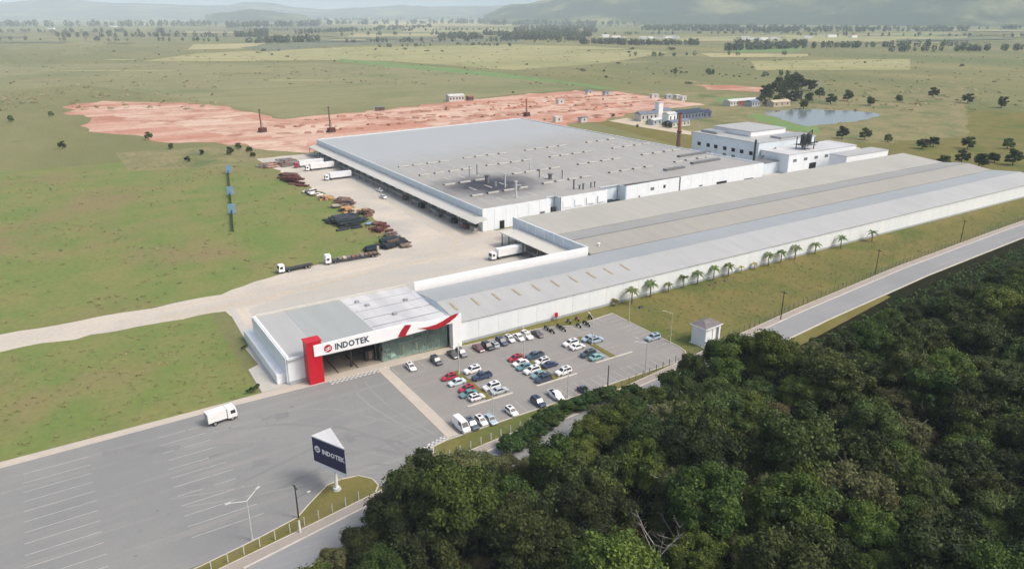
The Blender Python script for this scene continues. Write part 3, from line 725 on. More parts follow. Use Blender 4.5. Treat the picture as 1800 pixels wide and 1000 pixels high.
# ------------------------------------------------------------------ showroom with its portal facade
show = thing('showroom', 'white showroom with a red corner tower, red swooshes and a green glass front', 'showroom', (40, 161, 0))
wpart('wall', MB().box(40.0, 40.35, 164.0, 195.0, 0, 7.1).box(40.36, 44.5, 163.7, 164.05, 0, 7.0).box(40.36, 86.1, 194.6, 195.0, 0, 6.9).box(85.9, 86.18, 164, 190, 0, 6.9), 'white_wall', show)
wpart('plinth', MB().box(40.3, 44.5, 163.5, 163.68, 0, 0.9), 'grey_plinth', show)
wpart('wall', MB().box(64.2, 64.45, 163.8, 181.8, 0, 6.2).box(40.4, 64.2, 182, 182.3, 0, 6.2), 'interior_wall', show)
wpart('wall', MB().box(64.5, 83.38, 176.0, 176.3, 0.16, 6.2).box(83.4, 83.6, 163.4, 181.8, 0, 6.3), 'hall_interior', show)
wpart('floor', MB().box(44.6, 64.1, 163.2, 181.9, 0.0, 0.1), 'interior_floor', show)
wpart('floor', MB().box(64.5, 83.3, 163.0, 175.9, 0.0, 0.16), 'hall_interior', show)
for (xa, xb, m, nm) in [(40.36, 48.9, 'grey_roof', ''), (48.93, 64.9, 'showroom_roof', ''), (64.93, 86.1, 'worn_white_roof', 'weathered white roof')]:
    o = wpart('roof', MB().yz_prism([(163.2, 6.45), (194.55, 6.65), (194.55, 6.85), (163.2, 6.65)], xa, xb), m, show)
    if nm: o['label'] = nm
wpart('parapet', MB().box(40.36, 40.9, 164.06, 194.5, 7.0, 7.3), 'white_panel', show)
wpart('parapet', MB().box(40.95, 86.0, 194.4, 194.9, 6.9, 7.5), 'canopy_roof', show)
wpart('ledge', MB().box(37.9, 39.98, 165.5, 197.5, 0, 2.5), 'white_panel', show)
for (ax, ay) in [(70, 186), (74, 176), (81, 184), (68.5, 190)]:
    wpart('roof_vent', MB().cbox(ax, ay, 7.05, 1.1, 1.1, .5), 'steel', show)
for ay in (171, 177, 183, 189):
    wpart('roof_seam', MB().box(65.2, 85.9, ay, ay + .14, 6.8, 6.885), 'steel', show)
# facade plate
wpart('fascia_back', MB().box(48.2, 86.35, 160.62, 162.2, 7.7, 8.9), 'white_panel', show)
fasc = wpart('fascia', MB().xz_prism([(46.1, 7.45), (48.4, 7.35), (64.0, 7.05), (75.4, 7.45), (83.2, 7.6), (86.4, 7.6), (86.4, 9.75), (83.0, 9.65), (76.4, 9.35), (73.6, 10.2), (71.6, 10.45), (66, 10.5), (58, 10.5), (46.1, 10.3)], 160.2, 160.6), 'white_panel', show)
wpart('pillar', MB().box(83.7, 86.4, 160.22, 162.2, 0, 7.58), 'white_panel', show)
tw = wpart('tower', MB().box(44.5, 48.1, 160.62, 163.6, 0, 11.1), 'red_paint', show); tw['label'] = 'bright red corner tower'
wpart('tower_cap', MB().box(44.3, 48.3, 160.45, 163.8, 11.1, 11.3), 'red_paint', show)
FY = 160.14
def face_poly(pxs, y=160.5): return [PY(a, b, y) for a, b in pxs]
wpart('ribbon', MB().xz_prism(face_poly([(699, 592.5), (712, 591), (716, 583), (723, 571), (712, 571), (705, 581)], 160.2), FY - .02, 160.19), 'crimson_paint', show, fasc)
wpart('ribbon', MB().xz_prism(face_poly([(734, 577.5), (752, 579), (768, 577.5), (780, 572.5), (791, 565.5), (800, 558), (806.5, 550.5), (799, 552), (790, 556), (779, 563.5), (767, 570), (752, 574.5)], 160.2), FY - .02, 160.19), 'crimson_paint', show, fasc)
# lettering on the fascia
def letters(text, size, m):
    out = []
    for ch in text:
        cu = bpy.data.curves.new('letter', 'FONT'); cu.body = ch; cu.size = size; cu.extrude = 0.03; cu.offset = size * 0.03
        cu.resolution_u = 2
        o = bpy.data.objects.new('letter', cu); COL.objects.link(o)
        dg = bpy.context.evaluated_depsgraph_get()
        me = bpy.data.meshes.new_from_object(o.evaluated_get(dg)); me.name = 'letter'
        bpy.data.objects.remove(o); bpy.data.curves.remove(cu)
        me.materials.clear(); me.materials.append(MATS[m])
        xs = [v.co.x for v in me.vertices]
        out.append((me, min(xs), max(xs)))
    return out
WORD = 'INDOTEK'
def write_on(text, size, m, parent, origin, ux, gap, squeeze=1.0):
    """ux: unit vector of the writing direction; letters stand upright along z"""
    cur = 0.0; ux = Vector(ux).normalized(); uz = Vector((0, 0, 1)); un = ux.cross(uz)
    for me, a, b in letters(text, size, m):
        o = link('letter', me, parent)
        Mx = Matrix((ux * squeeze, uz, un)).transposed().to_4x4()
        pos = Vector(origin) + ux * (cur - a * squeeze)
        o.matrix_local = Matrix.Translation(pos) @ Mx
        cur += (b - a) * squeeze + gap
def disc_logo(parent, origin, ux, r, m1, m2, nm='emblem'):
    ux = Vector(ux).normalized(); uz = Vector((0, 0, 1)); un = ux.cross(uz)
    mb = MB(); n = 24; c = Vector(origin)
    ring = [c + ux * (math.cos(2 * math.pi * i / n) * r) + uz * (math.sin(2 * math.pi * i / n) * r) for i in range(n)]
    mb._add(ring + [q + un * 0.05 for q in ring], [tuple(range(n, 2 * n))] + [(i, (i + 1) % n, n + (i + 1) % n, n + i) for i in range(n)])
    d = obj(nm, mb, m1, parent)
    mb = MB(); k = 9
    for sgn, off in ((1, .18), (1, -.32)):
        A, B = [], []
        for i in range(k):
            t = -0.75 + 1.5 * i / (k - 1)
            w = 0.13 * (1 - abs(t)) + 0.03; yy = off + 0.34 * t
            A.append(c + un * .07 + ux * (t * r) + uz * ((yy + w) * r)); B.append(c + un * .07 + ux * (t * r) + uz * ((yy - w) * r))
        for i in range(k - 1): mb.quad(B[i], B[i + 1], A[i + 1], A[i])
    obj('emblem_stripe', mb, m2, parent)
disc_logo(fasc, (49.55, FY + .04, 8.85), (1, 0, 0), 1.0, 'crimson_paint', 'white_panel')
write_on(WORD, 2.2, 'letter_dark', fasc, (51.3, FY + .03, 8.1), (1, 0, 0), 0.16, 0.88)
# glass front: panes and mullions
nx = 9; gx0, gx1 = 64.5, 83.4
for k in range(nx):
    a = gx0 + (gx1 - gx0) * k / nx; b = gx0 + (gx1 - gx0) * (k + 1) / nx
    za, zb = 7.08 + (a - 64) * .026, 7.08 + (b - 64) * .026
    for (z0, q) in ((0.2, 2.3), (2.36, 4.6)):
        wpart('pane', MB().box(a + .04, b - .04, 162.9, 162.94, z0, q), 'green_glass', show)
    wpart('pane', MB().xz_prism([(a + .04, 4.66), (b - .04, 4.66), (b - .04, zb), (a + .04, za)], 162.9, 162.94), 'green_glass', show)
    wpart('mullion', MB().box(a - .035, a + .035, 162.85, 162.99, 0.15, za), 'mid_metal', show)
wpart('ceiling', MB().box(64.5, 83.3, 163.0, 175.9, 6.25, 6.42), 'hall_interior', show)
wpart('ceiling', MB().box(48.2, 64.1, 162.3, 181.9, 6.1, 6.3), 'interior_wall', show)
for cx in (48.7, 56.6, 63.4):
    wpart('column', MB().box(cx - .25, cx + .25, 164.6, 165.1, 0.1, 6.1), 'dark_metal', show)
for cx in (52.4, 57.6):
    wpart('floor_rail', MB().box(cx, cx + .25, 163.2, 172, 0.1, 0.2), 'dark_metal', show)
wpart('roller_door', MB().box(49.5, 55.5, 181.6, 181.95, 0.1, 5).box(57, 63, 181.6, 181.95, 0.1, 5), 'dark_metal', show)

# ------------------------------------------------------------------ warehouse
wh = thing('warehouse', 'very large flat roofed warehouse with rows of roof monitors and a loading canopy', 'warehouse', (148, 254, 0))
A_, B_, C_, D_ = (148, 254.2), (326, 258), (316, 481), (149.6, 466)
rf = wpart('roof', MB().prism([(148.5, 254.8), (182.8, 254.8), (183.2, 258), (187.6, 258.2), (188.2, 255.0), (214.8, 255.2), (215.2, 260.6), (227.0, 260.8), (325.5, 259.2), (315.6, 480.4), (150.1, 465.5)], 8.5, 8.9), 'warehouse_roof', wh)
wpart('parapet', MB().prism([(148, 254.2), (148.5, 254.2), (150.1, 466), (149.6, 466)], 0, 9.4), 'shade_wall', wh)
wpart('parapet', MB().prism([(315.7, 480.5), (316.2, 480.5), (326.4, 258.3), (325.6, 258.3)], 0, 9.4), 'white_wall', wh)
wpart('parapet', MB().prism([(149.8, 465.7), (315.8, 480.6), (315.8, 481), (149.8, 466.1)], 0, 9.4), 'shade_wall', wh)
def front_panels(x0, x1, ya, yb, top, m='white_wall', w=6.0):
    n = max(1, round((x1 - x0) / w))
    for k in range(n):
        a = x0 + (x1 - x0) * k / n; b = x0 + (x1 - x0) * (k + 1) / n
        y0 = ya + (yb - ya) * k / n; y1 = ya + (yb - ya) * (k + 1) / n
        wpart('wall_panel', MB().prism([(a + .04, y0), (b - .04, y1), (b - .04, y1 + .4), (a + .04, y0 + .4)], 0, top), m, wh)
front_panels(148.02, 182.6, 253.8, 254.4, 9.5)
wpart('wall', MB().box(182.7, 183.1, 254.8, 258.6, 0, 9.2).box(183.2, 187.8, 258.7, 259.0, 0, 9.0).box(187.9, 188.2, 254.9, 258.6, 0, 9.2), 'shade_wall', wh)
front_panels(188.3, 214.8, 254.2, 254.6, 9.3, 'white_wall', 6.6)
for k in range(4):
    a = 189.4 + k * 6.6
    wpart('window', MB().box(a, a + 4.6, 254.0, 254.3, 4.4, 7.4), 'white_panel', wh)
wpart('wall', MB().box(214.85, 215.2, 254.9, 261, 0, 9.2).box(215.3, 226.6, 261.2, 261.5, 0, 9.1).box(226.7, 227.05, 255.5, 261.1, 0, 9.2), 'shade_wall', wh)
front_panels(227.1, 262, 255.4, 256.2, 9.4, 'white_wall', 7)
front_panels(262.6, 325.9, 256.3, 258.0, 9.6, 'white_wall', 8)
wpart('drain_pipe', MB().box(262.08, 262.5, 255.9, 256.3, 0, 9.5), 'mid_metal', wh)
for (xa, xb, z0, z1, m) in [(236, 238.6, 5.2, 6.6, 'white_panel'), (242.6, 245, 5.2, 6.7, 'mid_metal'), (249.6, 252.6, 5.3, 6.9, 'dark_opening'), (257, 258.6, 5.2, 6.8, 'mid_metal'), (235, 236, 2.6, 3.8, 'mid_metal'),
                            (266, 269, 5.2, 7, 'white_panel'), (273, 275, 5.4, 7, 'white_panel'), (275.5, 279, 2.8, 3.6, 'mid_metal'), (255, 257.4, 2.4, 3.2, 'mid_metal')]:
    ym = 255.4 + (xa - 227.1) * .028
    wpart('window', MB().box(xa, xb, ym - .08, ym + .05, z0, z1), m, wh)
for (xa, xb, z1) in [(289.5, 297, 3.6), (311, 318, 2.6)]:
    ym = 255.4 + (xa - 227.1) * .026
    wpart('gate', MB().box(xa, xb, ym - .1, ym + .1, 0, z1), 'dark_opening', wh)
wpart('door', MB().box(156.4, 158.6, 253.7, 253.95, 0, 3.4), 'dark_opening', wh)
wpart('window', MB().box(177.2, 179.6, 254.1, 254.3, 3.4, 4.3), 'mid_metal', wh)
wpart('service_unit', MB().box(183.6, 185.4, 255.6, 257.2, 0, 3.2).box(185.6, 187.4, 256.8, 258.2, 0, 4.4).tube((184.4, 257.9, 0), (184.4, 257.9, 7), .25), 'dark_metal', wh)
wpart('service_unit', MB().box(216, 222, 257, 260, 0, 3).box(223, 226, 258, 260.6, 0, 2.2), 'dark_green_metal', wh)
# roof monitors
mon_body = MB().yz_prism([(-0.9, 0), (0.9, 0), (0.9, .5), (-0.1, .75), (-.9, .62)], -2.9, 2.9).mesh('roof_monitor', 'mid_metal')
mon_pane = MB().yz_prism([(-1.0, .1), (-.91, .1), (-.91, .63), (-.4, .74), (-.4, .78), (-1.0, .66)], -2.8, 2.8).mesh('monitor_pane', 'skylight')
xc = [[159.5, 168.2, 176.8, 184.6], [200.6, 208.3, 216.5, 224.5], [243.5, 251.2, 260.3, 268.8], [291.5, 300.5, 309.8, 316.6]]
for gi, g in enumerate(xc):
    for ri, yr in enumerate((278.4, 304.6, 330.6, 355.8)):
        for k, xx in enumerate(g):
            if xx > 314 and ri == 3: continue
            if gi == 0 and ri == 1 and k == 3: continue
            yy = yr + (xx - 160) * 0.058 + (1.2 if gi > 0 else 0)
            o = link('roof_monitor', mon_body, wh); o.location = (xx - 148, yy - 254, 8.9)
            p = link('monitor_pane', mon_pane, o)
for gi, xx0 in enumerate((161, 204, 247, 293)):          # flat rooflights along the spans
    for ri, yr in enumerate((266, 291, 317, 343)):
        for k in range(3):
            xx = xx0 + k * 8.6 + 3.4; yy = yr + (xx - 160) * .05
            if yy < 262: continue
            wpart('rooflight', MB().box(xx, xx + .7, yy - 3.4, yy + 3.4, 8.9, 8.98), 'skylight', wh)
for (px, py, h, r_, m) in [(825, 309, 7, .16, 'dark_metal'), (838.5, 308, 8, .18, 'dark_metal'), (888, 330, 10, .35, 'pole_white'), (871.5, 328, 3, .3, 'pole_white'), (907, 349, 12, .5, 'pole_white'), (931.5, 299, 6, .35, 'pole_white'), (948, 312, 6, .2, 'dark_metal'),
                           (988, 314, 6, .2, 'dark_metal'), (1008.5, 333, 7, .4, 'mid_metal'), (1018.5, 333, 3, .4, 'mid_metal'), (1025, 333, 4, .4, 'mid_metal'), (1038.5, 330, 3.5, .3, 'mid_metal'), (1045, 329.5, 4, .3, 'mid_metal'), (856, 322, 6, 1.0, 'mid_metal'), (967, 315, 4, 1.0, 'mid_metal'), (912, 333, 3, .8, 'steel')]:
    bx, by = P(px, py, 8.9)
    wpart('roof_vent', MB().tube((bx, by, 8.9), (bx, by, 8.9 + h * .62), r_, n=8).tube((bx, by, 8.9 + h * .62), (bx, by, 8.9 + h * .62 + .25), r_ * 1.6, n=8), m, wh)
for (px, py, l) in [(1220, 271.5, 26), (1240, 284, 22), (1185, 297, 14)]:
    bx, by = P(px, py, 9.2); wpart('roof_duct', MB().cbox(bx, by, 9.4, l, 2.4, 1.0, .05), 'mid_metal', wh)
# canopy and docks along the side
wpart('canopy', MB()._add([(142.0, 249.5, 5.0), (147.9, 249.5, 6.2), (149.4, 465.5, 6.2), (143.6, 465.5, 5.0), (142.0, 249.5, 5.25), (147.9, 249.5, 6.45), (149.4, 465.5, 6.45), (143.6, 465.5, 5.25)],
                          [(0, 3, 2, 1), (4, 5, 6, 7), (0, 1, 5, 4), (1, 2, 6, 5), (2, 3, 7, 6), (3, 0, 4, 7)]), 'canopy_roof', wh)
wpart('dock_platform', MB().prism([(145.4, 256), (147.9, 256), (149.4, 462), (147.0, 462)], 0, 1.15), 'concrete', wh)
for k in range(22):
    y = 257.5 + k * 9.6; xx = 147.95 + (y - 254) * .0075
    wpart('dock_door', MB().box(xx - .06, xx + .06, y, y + 4.4, 1.16, 4.7), 'dark_opening' if k % 3 else 'dark_metal', wh)
    wpart('post', MB().box(xx - 5.2, xx - 4.95, y + 6.6, y + 6.85, 0, 5.05), 'mid_metal', wh)

# ------------------------------------------------------------------ factory block, chimneys, silo frame
fb = thing('factory_block', 'tall pale factory block with a row of small dark windows beyond the warehouse roof', 'factory', (350, 282, 0))
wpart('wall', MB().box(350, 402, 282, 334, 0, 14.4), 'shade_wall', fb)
wpart('roof', MB().box(349.8, 402.2, 281.8, 334.2, 14.4, 14.75), 'grey_roof', fb)
for k, y in enumerate((326.6, 319.0, 312.8, 305.6, 299.0, 292.5, 285.6)):
    w = wpart('window', MB().box(349.86, 350.02, y, y + 2.6, 7.0, 9.2), 'dark_opening', fb)
    wpart('sill', MB().box(349.7, 349.85, y - .1, y + 2.7, 6.8, 7.0), 'white_panel', fb, w)
for y in (305.4, 298.6): wpart('window', MB().box(349.86, 350.02, y, y + 2.6, 3.8, 5.2), 'mid_metal', fb)
wpart('penthouse', MB().box(364, 396, 300, 330, 14.8, 17.6), 'white_panel', fb)
wpart('penthouse_roof', MB().box(363.6, 396.4, 299.6, 330.4, 17.6, 17.9), 'grey_roof', fb)
wpart('roof_unit', MB().box(354, 362, 318, 331, 14.8, 16.2), 'steel', fb)
wpart('roof_unit', MB().box(372, 399, 284, 292, 14.8, 15.9), 'steel', fb)
an = thing('factory_annex', 'lower white annex with stepped flat roofs at the right end of the warehouse', 'factory', (352, 262, 0))
wpart('wall', MB().box(352, 414, 262, 281.6, 0, 10.5), 'white_wall', an)
wpart('roof', MB().box(351.8, 414.2, 261.8, 281.7, 10.5, 10.8), 'worn_white_roof', an)
wpart('wall', MB().box(337, 351.8, 268, 276, 0, 6.2), 'shade_wall', an)
wpart('roof', MB().box(336.8, 351.7, 267.8, 276.2, 6.2, 6.5), 'mid_metal', an)
wpart('gate', MB().box(371, 377, 261.8, 262.0, 0, 4.2).box(393, 399, 261.8, 262.0, 0, 4.2), 'dark_opening', an)
for k in range(6): wpart('window', MB().box(356 + k * 9.5, 359 + k * 9.5, 261.88, 262.0, 6.2, 7.8), 'mid_metal', an)
ch = thing('chimney', 'slim red brick chimney standing at the corner of the factory block', 'chimney', (342, 338, 0))
wpart('shaft', MB().tube((342, 338, 0), (342, 338, 15), 1.5, 1.2, 12), 'rust', ch)
wpart('shaft_top', MB().tube((342, 338, 15.02), (342, 338, 26), 1.2, .95, 12), 'brick', ch)
wpart('rim', MB().tube((342, 338, 14.6), (342, 338, 15.4), 1.55, n=12).tube((342, 338, 26), (342, 338, 26.5), 1.15, n=12), 'dark_red_metal', ch)
st = thing('smoke_stack', 'dark steel smoke stack with a horizontal duct in front of the factory block', 'smoke stack', (344, 277.5, 0))
wpart('shaft', MB().tube((344, 279.5, 0), (344, 279.5, 17.5), .75, .6, 10), 'dark_metal', st)
wpart('base', MB().tube((344, 279.5, 0), (344, 279.5, 5), 1.5, n=10), 'dark_metal', st)
wpart('duct', MB().tube((344, 279.5, 4.4), (362, 279.3, 11.2), .5, n=8), 'mid_metal', st)
sf = thing('silo_frame', 'dark steel silo frame with cyclone hoppers on the annex roof', 'silo', (376, 270, 10.8))
for dx, dy in ((-4, -3), (4, -3), (-4, 3), (4, 3)): obj('leg', MB().box(dx - .2, dx + .2, dy - .2, dy + .2, 0, 7), 'dark_metal', sf)
for dx in (-2.2, 2.2): obj('hopper', MB().tube((dx, 0, 3), (dx, 0, 8), 1.7, n=10).tube((dx, 0, 1), (dx, 0, 3), .4, 1.7, n=10).tube((dx, 0, 8), (dx, 0, 9), 1.7, .3, n=10), 'dark_metal', sf)
obj('platform', MB().box(-5, 5, -4, 4, 2.4, 2.6), 'mid_metal', sf)
obj('pipe', MB().tube((-8, -1, 3.2), (10, -1, 3.2), .4).tube((2.2, 0, 9), (5, 0, 10.5), .3).tube((5, 0, 10.5), (5, 0, 3), .3), 'dark_metal', sf)
mid = thing('white_tower_block', 'plain bright white block at the right end of the halls', 'building', (392, 247, 0))
wpart('wall', MB().box(380, 420, 245, 256, 0, 9.5), 'white_panel', mid)
wpart('roof', MB().box(379.8, 420.2, 244.8, 256.2, 9.5, 9.8), 'grey_roof', mid)
wpart('door', MB().box(396, 400, 244.86, 245, 0, 4), 'dark_metal', mid)

# ------------------------------------------------------------------ gatehouse
gh = thing('gatehouse', 'small white gatehouse with a grey hipped roof on the lawn', 'hut', (144.3, 126.8, 0), R(6))
obj('wall', MB().box(-3.1, 3.1, -2.3, 2.3, 0.1, 5.6), 'white_wall', gh)
obj('roof', MB()._add([(-3.6, -2.8, 5.6), (3.6, -2.8, 5.6), (3.6, 2.8, 5.6), (-3.6, 2.8, 5.6), (-1.2, 0, 6.9), (1.2, 0, 6.9)], [(0, 3, 2, 1), (0, 1, 5, 4), (1, 2, 5), (2, 3, 4, 5), (3, 0, 4)]), 'hut_roof', gh)
obj('fascia', MB().box(-3.65, 3.65, -2.85, -2.8, 5.3, 5.6).box(-3.65, -3.6, -2.8, 2.8, 5.3, 5.6), 'white_panel', gh)
obj('door', MB().box(1.5, 2.3, -2.36, -2.29, 0.1, 4.6), 'mid_metal', gh)
obj('pilaster', MB().box(-.2, .6, -2.5, -2.3, 0.1, 5.4), 'white_panel', gh)
obj('pilaster', MB().box(2.5, 3.1, -2.5, -2.3, 0.1, 5.4), 'white_panel', gh)
obj('base', MB().box(-3.6, 3.6, -2.9, 2.6, 0, 0.1), 'kerb', gh)

# ------------------------------------------------------------------ roadside pylon sign: three-sided head on a post
sg = thing('pylon_sign', 'three sided pylon sign with a navy panel and white lettering on the grass verge', 'sign', (35.3, 117.0, 0.1))
tri = [(32.5 - 35.3, 120.3 - 117), (36.1 - 35.3, 112.6 - 117), (36.4 - 35.3, 121.0 - 117)]
obj('head', MB().prism(tri, 4.9, 10.9), 'white_panel', sg)
cx_, cy_ = sum(p[0] for p in tri) / 3, sum(p[1] for p in tri) / 3
obj('cap', MB().prism([(cx_ + (p[0] - cx_) * 1.03, cy_ + (p[1] - cy_) * 1.03) for p in tri], 10.9, 11.0), 'worn_white_roof', sg)
v1, v2 = Vector((*tri[0], 0)), Vector((*tri[1], 0)); ux = (v2 - v1).normalized(); un = ux.cross(Vector((0, 0, 1)))
q0 = v1 + ux * .12 + un * .02; q1 = v2 - ux * .12 + un * .02; q2 = q1 + un * .06; q3 = q0 + un * .06
face = obj('panel', MB().prism([(q0.x, q0.y), (q1.x, q1.y), (q2.x, q2.y), (q3.x, q3.y)], 5.7, 10.75), 'navy_paint', sg)
o_ = v1 + ux * 1.35 + un * .09; disc_logo(face, (o_.x, o_.y, 8.6), ux, .72, 'white_panel', 'navy_paint')
o_ = v1 + ux * 2.6 + un * .1; write_on(WORD, 1.32, 'white_panel', face, (o_.x, o_.y, 8.05), ux, .09, 0.95)
for a, b in ((0, 2), (1, 2)):
    p, q = Vector((*tri[a], 0)), Vector((*tri[b], 0)); d = (q - p).normalized(); n_ = d.cross(Vector((0, 0, 1))) * (1 if a == 1 else -1)
    c0, c1 = p + d * .2 + n_ * .02, q - d * .2 + n_ * .02; c2, c3 = c1 + n_ * .05, c0 + n_ * .05
    obj('panel', MB().prism([(c0.x, c0.y), (c1.x, c1.y), (c2.x, c2.y), (c3.x, c3.y)], 5.7, 10.75), 'shade_wall' if a == 1 else 'navy_paint', sg)
obj('post', MB().tube((0, 0, 0), (0, 0, 4.9), .32, n=14), 'white_panel', sg)
obj('footing', MB().tube((0, 0, 0), (0, 0, .5), .85, .7, n=14), 'pole_white', sg)

# ------------------------------------------------------------------ vehicles
def loft(mb, rings, mi=0, cap=True):
    n = len(rings[0]); vs = [p for r in rings for p in r]; fs = []
    for i in range(len(rings) - 1):
        for k in range(n): fs.append((i * n + k, i * n + (k + 1) % n, (i + 1) * n + (k + 1) % n, (i + 1) * n + k))
    if cap: fs += [tuple(range(n - 1, -1, -1)), tuple(range((len(rings) - 1) * n, len(rings) * n))]
    return mb._add(vs, fs, mi)

def car_proto(kind):
    """front towards +x; stations of the lower body, then the cabin"""
    spec = {  # length, width, belt height, roof height, nose z, cabin rear x, cabin rear-top x, front-top x, front x
        'hatch': (3.95, 1.70, .86, 1.48, .80, -1.90, -1.55, .25, 1.02),
        'sedan': (4.45, 1.76, .88, 1.44, .78, -1.55, -.95, .35, 1.10),
        'suv':   (4.50, 1.84, 1.00, 1.68, .98, -2.15, -1.85, .35, 1.05),
        'pickup': (5.20, 1.86, 1.05, 1.76, 1.02, -.70, -.55, .65, 1.35),
        'van':   (5.40, 2.00, 1.20, 2.35, 1.10, -2.62, -2.52, 1.35, 2.15)}[kind]
    Lc, Wd, zb, zr, zn, cr, crt, cft, cf = spec
    h = Lc / 2; w = Wd / 2
    def ring(x, z0, z1, hw): return [(x, -hw * .96, z0), (x, -hw, (z0 + z1) * .55), (x, -hw * .93, z1), (x, hw * .93, z1), (x, hw, (z0 + z1) * .55), (x, hw * .96, z0)]
    body = MB()
    zt = zb if kind != 'sedan' else zb + .02
    loft(body, [ring(-h, .36, zt * .93, w * .88), ring(-h + .12, .26, zt, w * .96), ring(-h + .7, .24, zt + .01, w), ring(cr if kind != 'van' else -1, .24, zt + .01, w), ring(cf, .24, zb, w), ring(h - .5, .24, zn, w * .98), ring(h - .12, .26, zn * .88, w * .92), ring(h, .36, zn * .7, w * .82)])
    def cring(x, z, hw): return (x, -hw, z), (x, hw, z)
    bw, tw = w * .90, w * .74
    b0, b1 = cring(cr, zb, bw); f0, f1 = cring(cf, zb, bw); rt0, rt1 = cring(crt, zr, tw); ft0, ft1 = cring(cft, zr - .03, tw)
    m0, m1 = cring((crt + cft) / 2, zr + .05, tw)
    body._add([b0, b1, f0, f1, rt0, rt1, ft0, ft1, m0, m1], [(0, 4, 5, 1), (2, 3, 7, 6), (0, 2, 6, 8, 4), (1, 5, 9, 7, 3), (4, 8, 9, 5), (8, 6, 7, 9)])
    if kind == 'pickup':      # open load bed
        body.box(-h + .12, cr - .02, -w * .9, -w * .78, zb, zb + .12).box(-h + .12, cr - .02, w * .78, w * .9, zb, zb + .12).box(-h + .06, -h + .16, -w * .78, w * .78, zb, zb + .12)
    root = thing('parked_car', 'car', 'car')
    bo = obj('body', body, 'car_paint', root); bo['painted'] = 1
    def lerp(a, b, t): return tuple(a[i] + (b[i] - a[i]) * t for i in range(3))
    def win(a, b, c, d, out, s0=.10, s1=.9, u0=.06, u1=.94):
        q = [lerp(lerp(a, b, u), lerp(d, c, u), v) for u, v in ((u0, s0), (u1, s0), (u1, s1), (u0, s1))]
        q = [tuple(p[i] + out[i] * .015 for i in range(3)) for p in q]
        return MB().quad(*q)
    obj('windscreen', win(f0, f1, ft1, ft0, (.8, 0, .5)), 'dark_glass', root)
    obj('rear_window', win(b1, b0, rt0, rt1, (-.8, 0, .5), s0=.25 if kind != 'van' else .5), 'dark_glass', root)
    ua = .08 if kind != 'van' else .62
    obj('side_window', win(b0, f0, ft0, rt0, (0, -1, .3), u0=ua, u1=.92), 'dark_glass', root)
    obj('side_window', win(f1, b1, rt1, ft1, (0, 1, .3), u0=.08, u1=1 - ua), 'dark_glass', root)
    if kind in ('suv', 'hatch'): obj('roof_panel', MB().box((crt + cft) / 2 - .4, (crt + cft) / 2 + .4, -tw * .6, tw * .6, zr + .02, zr + .062), 'dark_glass' if kind == 'suv' else 'black_plastic', root)
    if kind == 'pickup': obj('load_bed', MB().box(-h + .18, cr - .05, -w * .76, w * .76, zb, zb + .03), 'black_plastic', root)
    wr = .33 if kind in ('suv', 'pickup', 'van') else .30
    for sx in (-h + .82, h - .88):
        for sy in (-1, 1):
            y0, y1 = sy * (w - .2), sy * (w + .02)
            wb = MB().tube((sx, y0, wr), (sx, y1, wr), wr, n=12); wb.tube((sx, y1, wr), (sx, y1 + sy * .015, wr), wr * .6, n=10, mi=1)
            obj('wheel', wb, ['tyre', 'steel'], root)
    for sy in (-1, 1):
        obj('headlight', MB().cbox(h - .12, sy * w * .66, zn * .70, .16, .34, .16), 'lamp_glass', root)
        obj('taillight', MB().cbox(-h + .03, sy * w * .72, zb * .78, .12, .26, .22), 'tail_red', root)
    for sy in (-1, 1): obj('mirror', MB().cbox(cf - .25, sy * (w + .06), zb + .08, .16, .14, .12), 'black_plastic', root)
    return root
PROTO = {k: car_proto(k) for k in ('hatch', 'sedan', 'suv', 'pickup', 'van')}
WHITE, SILVER, NAVY, BLACK, RED, GREY, TEAL, LBLUE, MAROON, DGREY = (.80, .80, .80), (.46, .50, .53), (.035, .055, .11), (.025, .028, .032), (.42, .02, .045), (.18, .19, .21), (.13, .26, .28), (.36, .46, .53), (.13, .04, .05), (.07, .08, .09)
def car(px, py, kind, col, label, rz, group='cars parked in front of the showroom', xy=None):
    x, y = xy if xy else P(px, py, 0.7)
    o = dup(PROTO[kind], (x, y, .05), R(rz) + rng.uniform(-.03, .03), label, None, col, group)
    o.name = 'parked_car'
    o['category'] = 'van' if kind == 'van' else ('pickup' if kind == 'pickup' else 'car')
    return o
